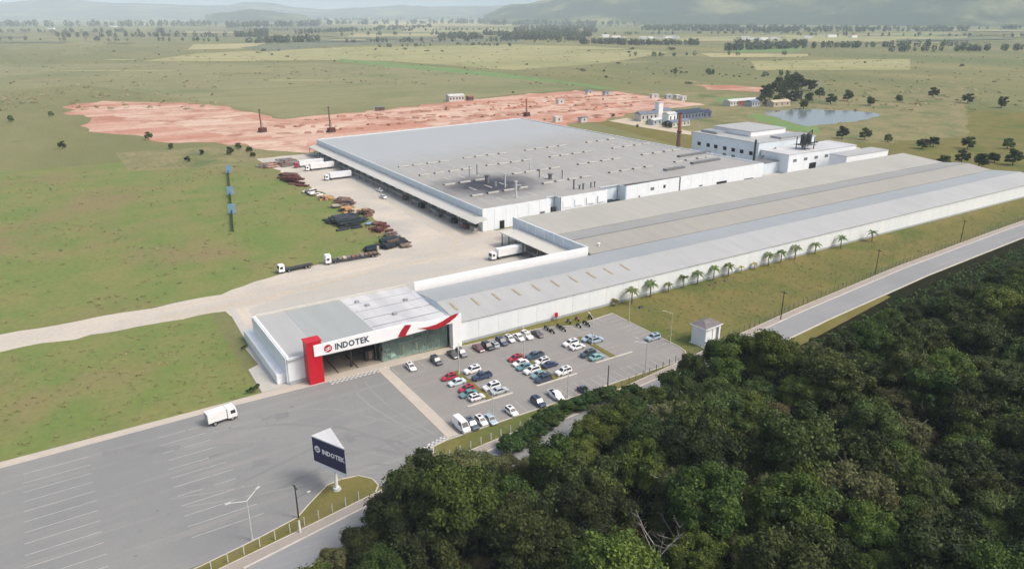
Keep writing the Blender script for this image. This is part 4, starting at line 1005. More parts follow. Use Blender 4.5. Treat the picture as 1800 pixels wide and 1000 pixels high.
CARS = [
 (722, 644, 'hatch', WHITE, 'white hatchback parked alone just in front of the green glass front', -90),
 (767, 633.5, 'suv', DGREY, 'dark grey car parked nose out before the white right pillar of the facade', -90),
 (796, 622, 'sedan', BLACK, 'black car, left one of the dark pair just right of the facade pillar', -90),
 (811, 619.5, 'suv', GREY, 'grey car, right one of the dark pair just right of the facade pillar', -90),
 (841, 611, 'sedan', MAROON, 'maroon car in the row along the white hall wall', -90),
 (857, 608, 'suv', BLACK, 'black car between the maroon and the silver one by the hall wall', -90),
 (868, 605, 'hatch', SILVER, 'silver hatchback squeezed between a black and a navy car by the hall wall', 90),
 (882, 600, 'suv', NAVY, 'navy car beside the first white car in the row along the hall wall', -90),
 (896, 595, 'hatch', WHITE, 'first white car from the left in the row along the hall wall', -90),
 (912, 592, 'sedan', WHITE, 'middle one of three white cars in the row along the hall wall', -90),
 (926, 589.5, 'suv', WHITE, 'last of three white cars in the row by the hall wall, beside a brown one', -90),
 (945, 586, 'sedan', (.10, .075, .08), 'dark brown car right of the three white cars by the hall wall', -90),
 (789.5, 662, 'hatch', RED, 'red hatchback at the head of the left parking island', 180),
 (803, 671, 'sedan', (.62, .70, .73), 'pale silver car between the two red cars on the left parking island', 180),
 (820, 682.5, 'hatch', RED, 'red car lower down the left parking island beside a teal one', 180),
 (823.5, 691, 'sedan', TEAL, 'teal grey car between a red and a white car on the left parking island', 180),
 (838, 697, 'hatch', WHITE, 'white car in the last stall on the left side of the left parking island', 0),
 (830, 650, 'suv', WHITE, 'white car at the head of the left parking island, beside the navy pickup', 180),
 (847, 661, 'pickup', NAVY, 'navy pickup on the right side of the left parking island', 180),
 (864, 679, 'suv', WHITE, 'white car beside the silver car low on the right side of the left parking island', 180),
 (878, 685.5, 'sedan', SILVER, 'silver car in the last stall on the right side of the left parking island', 0),
 (906, 629, 'hatch', RED, 'red hatchback at the head of the middle parking island', 180),
 (915, 637, 'sedan', WHITE, 'white car next to the red hatchback on the middle parking island', 180),
 (922, 644, 'sedan', TEAL, 'dark teal car between two white cars on the middle parking island', 180),
 (935, 650.5, 'suv', WHITE, 'white car between two teal cars on the middle parking island', 180),
 (947, 657.5, 'sedan', (.22, .33, .36), 'pale teal car beside the navy car on the middle parking island', 180),
 (955, 665, 'suv', (.04, .06, .09), 'dark navy car in the last stall on the left of the middle parking island', 180),
 (940, 625, 'pickup', (.05, .09, .13), 'dark blue pickup at the head of the middle parking island', 180),
 (953, 634, 'hatch', WHITE, 'white hatchback between the dark blue pickup and a low navy car', 180),
 (967, 640, 'sedan', NAVY, 'low navy saloon on the right side of the middle parking island', 0),
 (990.5, 652.5, 'suv', WHITE, 'white car alone near the bottom right of the middle parking island', 180),
 (1003, 603, 'suv', WHITE, 'upper one of two white cars side by side on the right parking island', 180),
 (1015, 608.5, 'sedan', WHITE, 'lower one of two white cars side by side on the right parking island', 0),
 (1035, 594, 'sedan', LBLUE, 'upper one of two pale blue cars at the lamp post of the right parking island', 180),
 (1048, 597, 'suv', LBLUE, 'lower one of two pale blue cars at the lamp post of the right parking island', 0),
 (1034, 621.5, 'suv', (.05, .08, .10), 'dark petrol blue car near the lower end of the right parking island', 180),
 (1049, 627, 'sedan', (.22, .40, .40), 'bright teal car near the lower end of the right parking island', 0),
 (1148, 593, 'suv', LBLUE, 'pale blue car alone against the right hand kerb of the car park', 180),
 (811, 748, 'van', WHITE, 'large white van at the left end of the front row beside the footpath', -90),
 (829, 745, 'suv', (.07, .10, .12), 'dark slate car squeezed between the white van and a white car', -90),
 (845.5, 738.5, 'hatch', WHITE, 'white hatchback beside a pale blue car in the front row', -90),
 (862, 736, 'sedan', LBLUE, 'pale blue car in the front row near the lamp post', -90),
 (899, 722, 'hatch', WHITE, 'white hatchback standing alone between painted lines in the front row', -90),
 (946, 706, 'suv', (.03, .045, .10), 'big navy car in the front row beside the hedge', -90),
 (977, 694.5, 'pickup', WHITE, 'white pickup with dark glass in the front row beside the hedge', -90),
 (1028, 686, 'sedan', (.03, .04, .085), 'dark blue saloon at the right end of the front row', -90)]
for c in CARS: car(*c)

# motorbikes by the wall
def bike_proto():
    r = thing('motorbike', 'motorbike', 'motorbike')
    for sx in (-.65, .65): obj('wheel', MB().tube((sx, -.06, .3), (sx, .06, .3), .3, n=12), 'tyre', r)
    b = obj('body', MB()._add([(-.6, -.14, .5), (.5, -.14, .45), (.5, .14, .45), (-.6, .14, .5), (-.75, -.1, .8), (.42, -.12, .95), (.42, .12, .95), (-.75, .1, .8)], [(0, 3, 2, 1), (4, 5, 6, 7), (0, 1, 5, 4), (1, 2, 6, 5), (2, 3, 7, 6), (3, 0, 4, 7)]), 'car_paint', r); b['painted'] = 1
    obj('seat', MB().cbox(-.3, 0, .86, .75, .26, .1), 'black_plastic', r)
    obj('fork', MB().tube((.65, 0, .3), (.45, 0, 1.05), .05, n=6), 'steel', r)
    obj('handlebar', MB().tube((.42, -.38, 1.1), (.42, .38, 1.1), .03, n=6), 'black_plastic', r)
    obj('headlight', MB().tube((.55, 0, .9), (.64, 0, .9), .1, n=8), 'lamp_glass', r)
    return r
bp = bike_proto()
for k, (px, py, c, lab) in enumerate([(960, 577, BLACK, 'black motorbike nearest to the brown car in the row of motorbikes'), (964, 579, GREY, 'grey motorbike second from the brown car in the row of motorbikes'),
     (971, 583, BLACK, 'black motorbike parked a little forward of the row of motorbikes'), (982, 574, MAROON, 'dark red motorbike in the middle of the row by the hall wall'), (986, 576, BLACK, 'black motorbike beside the dark red motorbike'),
     (991, 579.5, DGREY, 'dark grey motorbike standing forward right of the dark red motorbike'), (1000, 565.5, GREY, 'grey motorbike close to the grass by the hall wall'), (1014.5, 561.5, (.55, .03, .03), 'bright red motorbike at the right end of the row by the hall wall'),
     (1017, 573, (.02, .10, .05), 'green motorbike in front of the bright red motorbike'), (1029, 568, DGREY, 'dark grey motorbike near the lamp post at the upper right of the car park'), (1033, 571, (.03, .08, .05), 'dark green motorbike near the lamp post at the upper right of the car park'), (1037.5, 558, BLACK, 'black motorbike under the lamp post near the top kerb')]):
    x, y = P(px, py, .4); o = dup(bp, (x, y, .05), R(-90 + rng.uniform(-12, 12)), lab, 1.2, c, 'motorbikes parked by the hall wall'); o.name = 'motorbike'
discard(bp)

# lorries
def truck_cab(root, x, col, w=2.45, hgt=3.0):
    hw = w / 2; mb = MB()
    prof = [(x - 1.0, .7), (x + 1.02, .7), (x + 1.1, 1.5), (x + .86, hgt - .05), (x + .6, hgt), (x - 1.0, hgt)]
    n = len(prof); vs = [(p[0], -hw, p[1]) for p in prof] + [(p[0], hw, p[1]) for p in prof]
    mb._add(vs, [tuple(range(n)), tuple(range(2 * n - 1, n - 1, -1))] + [((i + 1) % n, i, n + i, n + (i + 1) % n) for i in range(n)])
    b = obj('cab', mb, 'truck_paint', root); b.color = (*col, 1)
    g = obj('windscreen', MB().quad((x + 1.09, -hw * .88, 1.62), (x + 1.09, hw * .88, 1.62), (x + .90, hw * .84, 2.65), (x + .90, -hw * .84, 2.65)), 'dark_glass', root); g.location.x = .015
    for sy in (-1, 1):
        y = sy * (hw + .012)
        obj('side_window', MB().quad(*[(x - .35, y, 1.65), (x + .75, y, 1.65), (x + .65, y, 2.5), (x - .35, y, 2.5)][::sy]), 'dark_glass', root)
        obj('headlight', MB().cbox(x + 1.06, sy * hw * .72, .95, .12, .4, .2), 'lamp_glass', root)
    obj('bumper', MB().box(x + .98, x + 1.16, -hw, hw, .4, .72), 'mid_metal', root)
def truck_wheels(root, xs, w=2.4):
    for sx in xs:
        for sy in (-1, 1):
            y0, y1 = sy * (w / 2 - .3), sy * (w / 2 + .02)
            obj('wheel', MB().tube((sx, y0, .5), (sx, y1, .5), .5, n=12).tube((sx, y1, .5), (sx, y1 + sy * .02, .5), .28, n=10, mi=1), ['tyre', 'steel'], root)
def lorry(label, px, py, rz, col, kind, length, xy=None, box_col=(.78, .78, .77), hgt=3.0):
    x, y = xy if xy else P(px, py, 0.0)
    r = thing('lorry', label, 'truck', (x, y, .05), R(rz))
    h = length / 2
    truck_cab(r, h - 1.2, col, hgt=hgt)
    obj('chassis', MB().box(-h + .3, h - .6, -.45, .45, .62, .9), 'dark_metal', r)
    truck_wheels(r, [h - 1.5, h - 3.6, -h + 1.4, -h + 2.7] if length > 9 else [h - 1.3, -h + 1.4])
    if kind == 'box':
        b = obj('trailer_box', MB().box(-h, h - 3.0, -1.28, 1.28, 1.15, 3.95), 'truck_paint', r); b.color = (*box_col, 1)
        obj('trailer_rail', MB().box(-h, h - 3.0, -1.3, -1.285, 1.0, 1.2).box(-h, h - 3.0, 1.285, 1.3, 1.0, 1.2), 'mid_metal', r)
        obj('rear_door', MB().box(-h - .03, -h - .005, -1.2, -.03, 1.2, 3.9).box(-h - .03, -h - .005, .03, 1.2, 1.2, 3.9), 'white_panel', r)
    elif kind == 'smallbox':
        b = obj('cargo_box', MB().box(-h, h - 2.4, -1.15, 1.15, .92, 3.1), 'truck_paint', r); b.color = (*box_col, 1)
        obj('rear_door', MB().box(-h - .03, -h - .005, -1.05, 1.05, 1.0, 3.0), 'steel', r)
    elif kind == 'flat':
        obj('flatbed', MB().box(-h, h - 2.7, -1.25, 1.25, .95, 1.15), 'dark_metal', r)
        obj('headboard', MB().box(h - 2.85, h - 2.7, -1.2, 1.2, 1.16, 2.3), 'mid_metal', r)
    return r
lorry('white box trailer lorry backed into the loading bay of the long hall', 0, 0, 180, (.8, .8, .8), 'box', 15.0, xy=(138.4, 219.6))
lorry('lorry with a red cab and white trailer at the far end of the warehouse dock', 0, 0, 181, (.42, .03, .07), 'box', 17.5, xy=(131.5, 428.5))
lorry('lorry with a white cab and white trailer beside the red cabbed one at the dock', 0, 0, 181, (.8, .8, .78), 'box', 17.0, xy=(133.8, 416.0))
lorry('white lorry with a pale grey trailer, second from the far dock corner', 0, 0, 181, (.75, .77, .8), 'box', 15.0, xy=(133.6, 385.5), box_col=(.72, .74, .77))
lorry('black flatbed lorry with a white cab parked at the edge of the grass', 0, 0, 184, (.8, .8, .8), 'flat', 12.5, xy=(67.6, 247.6))
lb = lorry('white cabbed lorry with a long loaded flatbed at the edge of the grass', 0, 0, 178, (.82, .82, .82), 'flat', 20.5, xy=(88.6, 247.4), hgt=3.6)
for i in range(9):
    xx = -9.2 + i * 1.65
    obj('load', MB().cbox(xx + .5, rng.uniform(-.2, .2), 1.2 + .3, 1.3, rng.uniform(1.4, 2.2), rng.uniform(.3, .7)), rng.choice(['pale_crate', 'timber', 'pale_crate', 'grey_scrap', 'rust']), lb)
lorry('small white box lorry parked at the left edge of the forecourt by the pavement', 0, 0, 8, (.8, .8, .8), 'smallbox', 6.5, xy=(22.6, 154.9))
car(0, 0, 'pickup', SILVER, 'silver pickup at the foot of the warehouse canopy beside the dock', -88, 'vehicles in the works yard', xy=(136.8, 331))
car(0, 0, 'pickup', WHITE, 'white pickup under the edge of the warehouse canopy', -88, 'vehicles in the works yard', xy=(141.0, 345))

# machines behind the showroom glass
car(0, 0, 'pickup', (.7, .78, .76), 'white pickup on display behind the green glass', -70, 'machines on show behind the glass', xy=(66.9, 166.1))['category'] = 'pickup'
def tractor(label, x, y, rz, col, s=1.0):
    r = thing('tractor', label, 'tractor', (x, y, .16), R(rz), 'machines on show behind the glass')
    b = obj('bonnet', MB().box(.1, 2.0, -.42, .42, .85, 1.55), 'truck_paint', r); b.color = (*col, 1)
    obj('cab', MB().box(-1.2, .1, -.7, .7, 1.1, 2.6), 'dark_glass', r); c = obj('cab_roof', MB().box(-1.3, .2, -.78, .78, 2.6, 2.75), 'truck_paint', r); c.color = (*col, 1)
    for sy in (-1, 1):
        obj('rear_wheel', MB().tube((-.8, sy * .55, .85), (-.8, sy * 1.05, .85), .85, n=16), 'tyre', r)
        obj('front_wheel', MB().tube((1.5, sy * .55, .5), (1.5, sy * .9, .5), .5, n=14), 'tyre', r)
    obj('exhaust', MB().tube((.9, .3, 1.55), (.9, .3, 2.5), .06, n=6), 'dark_metal', r)
    r.scale = (s, s, s); return r
tractor('dark green tractor with a black cab behind the right end of the glass', 80.0, 165.6, -100, (.03, .06, .05), 1.15)
tractor('dark grey tractor behind the middle of the glass', 77.0, 167.5, -80, (.04, .05, .055), 1.1)
gr = thing('gantry_frame', 'dark gantry frame with two yellow brown uprights behind the glass', 'frame', (73.0, 164.8, .16), R(4), 'machines on show behind the glass')
for sx in (-2.8, 2.8): obj('upright', MB().box(sx - .45, sx + .45, -.5, .5, 0, 3.0), 'dark_metal', gr)
for sx in (-2.0, 2.0): obj('upright', MB().box(sx - .22, sx + .22, -.45, .3, 0, 2.4), 'fresh_timber', gr)
obj('beam', MB().box(-3.4, 3.4, -.4, .4, 3.0, 3.5), 'mid_metal', gr)
bt = thing('brown_machine', 'tall brown machine standing at the left end of the glass inside the bay', 'machine', (62.0, 166.2, .1), 0)
obj('housing', MB().box(-1.2, 1.2, -.7, .7, .3, 2.8), 'pole_dark', bt); obj('door', MB().box(-.3, .6, -.76, -.71, .5, 2.6), 'timber', bt)
for sx in (-.9, .9): obj('foot', MB().box(sx - .2, sx + .2, -.6, .6, 0, .3), 'dark_metal', bt)

# ------------------------------------------------------------------ lamps and poles
def lamp_post(label, px, py, h, arms, m='pole_white', xy=None, rz=0.0, arm=1.9):
    x, y = xy if xy else P(px, py)
    r = thing('street_lamp', label, 'street lamp', (x, y, 0), rz, 'lamp posts of the car park')
    obj('pole', MB().tube((0, 0, 0), (0, 0, h), .16, .10, 10), m, r)
    obj('base', MB().tube((0, 0, 0), (0, 0, .35), .3, .24, 10), m, r)
    for a in arms:
        c, s_ = math.cos(R(a)), math.sin(R(a))
        ar = obj('arm', MB().tube((0, 0, h - .05), (c * arm, s_ * arm, h + .55), .09, .07, 8), m, r)
        obj('lamp_head', MB().cbox(c * (arm + .35), s_ * (arm + .35), h + .58, .9, .34, .14, R(a)), m, ar)
    return r
lamp_post('white lamp post on the left parking island with its arm towards the hall', 831, 640, 6.6, (60,), xy=(77.9, 146.5))
lamp_post('white lamp post on the middle parking island behind the dark blue pickup', 945, 634, 7.6, (70, -110), xy=(96.9, 145.5))
lamp_post('white lamp post on the right parking island between the two pale blue cars', 1041, 610, 8.0, (80, -100), xy=(117.0, 142.2))
lamp_post('cream lamp post on the lawn kerb at the top right of the car park', 1105, 566, 8.4, (120,), 'pole_cream')
lamp_post('cream lamp post on the lawn left of the gatehouse', 1178, 602, 8.7, (140,), 'pole_cream')
lamp_post('grey white lamp post beside the painted stalls near the right end of the front row', 1134, 656, 8.4, (115, 160), 'pole_white', arm=2.6)
lamp_post('slim white lamp post by the verge between the pale blue and the lone white car', 866, 738, 6.8, (90,))
lamp_post('slim white lamp post by the verge right of the white pickup', 998, 699, 6.8, (90,))
lamp_post('white lamp post with two long arms at the bottom left kerb', 444, 950, 8.2, (38, 178), arm=2.6)
def utility(label, px, py, h, xy=None, cross=True, lamp=False):
    x, y = xy if xy else P(px, py)
    r = thing('utility_pole', label, 'utility pole', (x, y, 0), R(8))
    obj('pole', MB().tube((0, 0, 0), (0, 0, h), .17, .11, 8), 'pole_dark', r)
    if cross: obj('crossarm', MB().box(-.08, .08, -.9, .9, h - .5, h - .35), 'pole_dark', r)
    if lamp:
        a = obj('arm', MB().tube((0, 0, h * .62), (2.0, -.4, h * .68), .05, n=6), 'mid_metal', r)
        obj('lamp_head', MB().cbox(2.2, -.45, h * .69, .6, .3, .16), 'lamp_glass', a)
utility('dark wooden pole with a small road lamp on the verge by the pylon sign', 525, 910, 7.0, lamp=True)
utility('dark slim pole at the lower verge of the car park beside the hedge', 1068, 683, 6.2, cross=False)
utility('dark utility pole by the road near the right edge of the lawn', 1372, 562, 9.0)
utility('utility pole by the road further along the lawn', 0, 0, 9.0, xy=(236, 134.6))
utility('distant utility pole by the road beyond the lawn', 0, 0, 9.0, xy=(300, 139.0))
bl = thing('bollard', 'stout white marker post at the edge of the pavement by the wooden pole', 'post', (*P(528, 936), 0))
obj('post', MB().tube((0, 0, 0), (0, 0, 2.4), .17, n=8), 'white_panel', bl); obj('cap', MB().tube((0, 0, 2.4), (0, 0, 2.5), .2, n=8), 'pole_white', bl)

# fences of concrete posts and wire
def fence(label, pts, step, h, m='pole_white', wires=3):
    r = thing('wire_fence', label, 'fence', (*pts[0], 0)); ox, oy = pts[0]
    me = MB().box(-.07, .07, -.07, .07, 0, h).mesh('post', m)
    wm = MB(); carry = 0.0
    for (x0, y0), (x1, y1) in zip(pts[:-1], pts[1:]):
        L = math.hypot(x1 - x0, y1 - y0); d = carry
        while d < L:
            o = link('post', me, r); o.location = (x0 + (x1 - x0) * d / L - ox, y0 + (y1 - y0) * d / L - oy, 0); o.rotation_euler.z = math.atan2(y1 - y0, x1 - x0); d += step
        carry = d - L
        for k in range(wires):
            z = h * (.35 + .3 * k); wm.tube((x0 - ox, y0 - oy, z), (x1 - ox, y1 - oy, z), .012, n=4, caps=False)
    obj('wire', wm, 'mid_metal', r)
fence('post and wire fence along the pavement at the bottom left', [(-30, 99.6), (13, 107.6), (26, 109.8), (40, 112.2)], 2.75, 1.9)
fence('post and wire fence between the lawn and the pavement on the right', [(100, 118.0), (130, 122.0), (166, 126.8), (186, 129.2), (250, 135.5), (330, 140.4), (430, 144.9)], 2.6, 1.9, 'mid_metal')
fence('post and wire fence behind the hedge at the lower car park verge', [(56, 115.0), (75, 116.5), (98, 118.0)], 2.6, 1.7)

# ------------------------------------------------------------------ stacks and heaps in the yard
def stack(name, label, cat, pts, h, m_list, n, ln, th, rz=0.3, seed=0):
    """pts: footprint corners in px; beams piled in layers, each beam its own part"""
    q = random.Random(seed); w = [P(*p) for p in pts]
    cx = sum(p[0] for p in w) / len(w); cy = sum(p[1] for p in w) / len(w)
    ax = max(abs(p[0] - cx) for p in w); ay = max(abs(p[1] - cy) for p in w)
    r = thing(name, label, cat, (cx, cy, .04), 0)
    for i in range(n):
        t = i / max(n - 1, 1); lay = int(t * 3.99)
        sc = 1 - lay * .2
        x = q.uniform(-ax, ax) * sc * .8; y = q.uniform(-ay, ay) * sc * .8
        l = min(ln * q.uniform(.7, 1.2), ax * 1.9); hh = h / 4 * q.uniform(.8, 1.2)
        obj('bundle', MB().cbox(x, y, lay * h / 4 + hh / 2 + q.uniform(0, .02), l, th * q.uniform(.6, 1.3), hh, rz + q.uniform(-.25, .25)), q.choice(m_list), r)
    return r
stack('steel_stack', 'long dark green stack of steel parts on the grass edge', 'stack', [(580, 380), (620, 378), (637, 396), (628, 402), (588, 400)], 2.6, ['dark_green_metal', 'dark_green_metal', 'dark_metal'], 46, 7.0, 2.4, .15, 1)
stack('steel_stack', 'dark heap of steel parts with grey pieces at the tip of the grass', 'stack', [(672, 424), (700, 418), (716, 434), (690, 440), (668, 438)], 2.6, ['dark_green_metal', 'dark_metal', 'dark_green_metal', 'grey_scrap', 'rust'], 40, 5.0, 1.8, .2, 2)
stack('steel_stack', 'small dark green stack beside an upright timber at the grass tip', 'stack', [(642, 436), (662, 434), (664, 444), (648, 445)], 1.6, ['dark_green_metal', 'dark_metal'], 16, 4.0, 1.4, .1, 3)
stack('scrap_heap', 'rust red heap of steel between the two dark stacks', 'heap', [(652, 398), (668, 394), (682, 406), (666, 412)], 2.6, ['dark_red_metal', 'dark_red_metal', 'rust'], 26, 4.0, 1.5, .5, 4)
stack('scrap_heap', 'grey heap of steel pieces above the dark heap at the grass tip', 'heap', [(676, 414), (696, 412), (702, 420), (682, 422)], 2.0, ['grey_scrap', 'mid_metal', 'grey_scrap', 'rust'], 18, 3.0, 1.3, .4, 5)
stack('scrap_heap', 'low brown heap at the far right of the dark steel heap', 'heap', [(700, 430), (718, 430), (722, 436), (704, 438)], 1.2, ['timber', 'grey_scrap', 'rust'], 12, 3.0, 1.2, .2, 6)
stack('pallet_stack', 'long brown row of stacked pallets beside the gravel road', 'stack', [(584, 352), (606, 350), (628, 362), (626, 366), (592, 360)], 2.4, ['timber', 'timber', 'rust', 'grey_scrap'], 34, 4.5, 1.7, -.7, 7)
stack('pallet_stack', 'brown stack of pallets above the light blue board', 'stack', [(634, 372), (648, 370), (654, 380), (640, 383)], 2.4, ['timber', 'rust', 'fresh_timber'], 20, 3.5, 1.6, .2, 8)
stack('timber_stack', 'orange stack of fresh timber above the dark green steel stack', 'stack', [(602, 367), (614, 366), (618, 377), (606, 378)], 2.2, ['fresh_timber', 'fresh_timber', 'timber'], 16, 3.5, 1.4, .3, 9)
stack('timber_stack', 'orange stack of fresh timber at the upper end of the pallet row', 'stack', [(564, 347), (578, 346), (582, 354), (570, 357)], 2.0, ['fresh_timber', 'fresh_timber', 'pale_crate'], 14, 3.5, 1.4, .3, 10)
stack('crate_stack', 'pale stack of crates between the orange timber and brown pallets', 'stack', [(618, 370), (632, 368), (636, 376), (622, 378)], 1.6, ['pale_crate', 'pale_crate', 'fresh_timber'], 12, 3.0, 1.8, .1, 11)
stack('crate_stack', 'grey white stack of crates in front of the long pallet row', 'stack', [(582, 362), (598, 361), (600, 368), (586, 369)], 1.4, ['grey_scrap', 'pale_crate'], 12, 3.0, 1.6, .1, 12)
stack('scrap_heap', 'dark red row of rusty steel along the edge of the upper yard', 'heap', [(492, 306), (512, 308), (534, 326), (524, 331), (504, 320)], 3.0, ['dark_red_metal', 'dark_red_metal', 'rust'], 46, 8.0, 2.4, -.95, 13)
stack('scrap_heap', 'white and dark oddments at the lower end of the rusty row', 'heap', [(528, 336), (558, 338), (564, 346), (540, 342)], 1.6, ['white_panel', 'grey_scrap', 'dark_metal', 'timber'], 20, 3.5, 1.4, .1, 14)
stack('scrap_heap', 'grey rubble heap left of the red cabbed lorry', 'heap', [(480, 288), (515, 281), (520, 290), (490, 297)], 2.8, ['grey_scrap', 'grey_scrap', 'mid_metal', 'timber'], 36, 6.0, 2.4, .2, 15)
stack('scrap_heap', 'brown rubble heap at the upper left corner of the yard', 'heap', [(455, 290), (480, 286), (485, 296), (462, 299)], 1.8, ['timber', 'grey_scrap', 'pale_earth'], 24, 5.0, 2.2, .3, 16)
bd = thing('blue_board', 'light blue sheeted board pile at the top of the rust red heap', 'board', (*P(650, 396), .04), R(10))
obj('sheet', MB().cbox(0, 0, .9, 3.6, 2.2, .25, 0), 'blue_board', bd); obj('trestle', MB().cbox(-1, 0, .38, .3, 2, .76), 'timber', bd); obj('trestle', MB().cbox(1, 0, .38, .3, 2, .76), 'timber', bd)
tp = thing('timber_post', 'upright pale timber beam at the end of the loaded flatbed', 'beam', (*P(665, 448), .04), 0)
obj('beam', MB().box(-.35, .35, -.35, .35, 0, 3.4), 'pale_crate', tp); obj('foot', MB().box(-.8, .8, -.8, .8, 0, .3), 'timber', tp)
# loading-bay goods
for k, (y, m, lab) in enumerate([(262, 'rust', 'rusty crate nearest the near corner under the warehouse canopy'), (272, 'dark_metal', 'dark crate second from the near corner under the warehouse canopy'), (286, 'grey_scrap', 'grey crate third from the near corner under the warehouse canopy'), (304, 'dark_green_metal', 'dark green crate under the middle of the warehouse canopy'), (322, 'timber', 'wooden crate under the warehouse canopy by the white pickup')]):
    c = thing('crate', lab, 'crate', (144.4, y, .05), 0, 'crates under the warehouse canopy')
    obj('box', MB().box(-.9, .9, -1.6, 1.6, .15, 2.0), m, c); obj('pallet', MB().box(-1, 1, -1.7, 1.7, 0, .14), 'timber', c)
# green net fence with light blue panels on the left grass
nf = thing('net_fence', 'tall green net fence with light blue panels on the left grass', 'fence', (62.0, 309, 0), 0)
na_, nb_ = P(411, 408), P(402, 300)
nn = 16
for i in range(nn + 1):
    x = na_[0] + (nb_[0] - na_[0]) * i / nn; y = na_[1] + (nb_[1] - na_[1]) * i / nn
    wpart('post', MB().tube((x, y, 0), (x, y, 3.4), .12, n=6), 'green_net', nf)
    if i < nn:
        x2 = na_[0] + (nb_[0] - na_[0]) * (i + 1) / nn; y2 = na_[1] + (nb_[1] - na_[1]) * (i + 1) / nn
        wpart('net', MB().quad((x, y, .2), (x2, y2, .2), (x2, y2, 2.4), (x, y, 2.4)), 'green_net', nf)
for t in (.22, .5, .92):
    x = na_[0] + (nb_[0] - na_[0]) * t; y = na_[1] + (nb_[1] - na_[1]) * t
    wpart('panel', MB().cbox(x, y - .3, 2.9, 3.0, .16, 4.4, -.2), 'blue_board', nf)
# drilling masts on the red earth
for (px, py, h, lab) in [(460, 233, 17, 'rust coloured drilling rig at the left of the red earth'), (581, 233, 19, 'rust coloured drilling rig right of the first one, above the warehouse corner'), (925, 205, 15, 'slim drilling rig behind the far edge of the warehouse roof')]:
    x, y = P(px, py); r = thing('drilling_rig', lab, 'drilling rig', (x, y, .05), R(20), 'drilling rigs on the red earth')
    obj('mast', MB().box(-.35, .35, -.35, .35, 0.5, h).box(-.7, .7, -.7, .7, h - .6, h), 'rust', r)
    obj('body', MB().box(-1.8, 2.6, -1.6, 1.6, 1.0, 3.4), 'dark_red_metal', r)
    obj('cab', MB().box(2.65, 4.0, -1.2, .4, 1.0, 3.2), 'dark_glass', r)
    for sy in (-1, 1): obj('track', MB().box(-2.6, 3.6, sy * 1.5 - .45, sy * 1.5 + .45, 0, 1.0), 'dark_metal', r)
    obj('brace', MB().tube((2.0, 0, 3.4), (.2, 0, h * .6), .16, n=6), 'rust', r)
# people-high little things on the lawn
rk = thing('stone', 'single dark stone on the lawn below the first palms', 'stone', (*P(1126, 541), .04))
obj('block', MB()._add([(-.9, -.5, 0), (.8, -.6, 0), (1.0, .4, 0), (-.7, .6, 0), (-.5, -.3, .6), (.5, -.3, .7), (.6, .2, .55), (-.4, .3, .5)], [(0, 1, 5, 4), (1, 2, 6, 5), (2, 3, 7, 6), (3, 0, 4, 7), (4, 5, 6, 7)]), 'rock', rk)
for (px, py, lab) in [(1248, 502, 'left one of three low brown mounds in front of the palm row'), (1259, 498, 'middle one of three low brown mounds in front of the palm row'), (1275, 494.5, 'right one of three low brown mounds in front of the palm row')]:
    m = thing('soil_mound', lab, 'mound', (*P(px, py), .04), 0, 'mounds on the lawn')
    obj('mound', MB().tube((0, 0, 0), (0, 0, .5), .8, .35, 9), 'rust', m)
hb = thing('hydrant_box', 'small red box on a post against the white hall wall above the motorbikes', 'box', (118.5, 161.0, 0))
obj('box', MB().box(-.45, .45, -.25, .25, 1.2, 2.5), 'red_paint', hb); obj('post', MB().box(-.1, .1, -.1, .1, 0, 1.2), 'mid_metal', hb)

# ------------------------------------------------------------------ buildings beyond the works
def house(name, label, cat, xy, lx, ly, h, rz, wall, roofm, group=None, gable=True, windows=0):
    r = thing(name, label, cat, (*xy, 0), rz, group)
    obj('wall', MB().box(-lx / 2, lx / 2, -ly / 2, ly / 2, 0, h), wall, r)
    if gable:
        e = .5; z = h + ly * .2
        obj('roof', MB()._add([(-lx / 2 - e, -ly / 2 - e, h), (lx / 2 + e, -ly / 2 - e, h), (lx / 2 + e, ly / 2 + e, h), (-lx / 2 - e, ly / 2 + e, h), (-lx / 2 - e, 0, z), (lx / 2 + e, 0, z)], [(0, 3, 2, 1), (0, 1, 5, 4), (2, 3, 4, 5), (1, 2, 5), (3, 0, 4)]), roofm, r)
    else: obj('roof', MB().box(-lx / 2 - .4, lx / 2 + .4, -ly / 2 - .4, ly / 2 + .4, h, h + .4), roofm, r)
    for k in range(windows):
        xx = -lx / 2 + lx * (k + .5) / windows
        obj('window', MB().box(xx - .7, xx + .7, -ly / 2 - .06, -ly / 2 + .02, h * .35, h * .75), 'dark_opening', r)
    return r
house('shed', 'long grey white site shed at the far edge of the red earth', 'shed', P(800, 178), 17, 9, 5.5, R(-4), 'house_wall', 'tin_roof', windows=5)
house('shed', 'small dark red cabin beside the grey white site shed', 'cabin', P(826, 177), 6, 5, 4, 0, 'rust', 'clay_roof', windows=2)
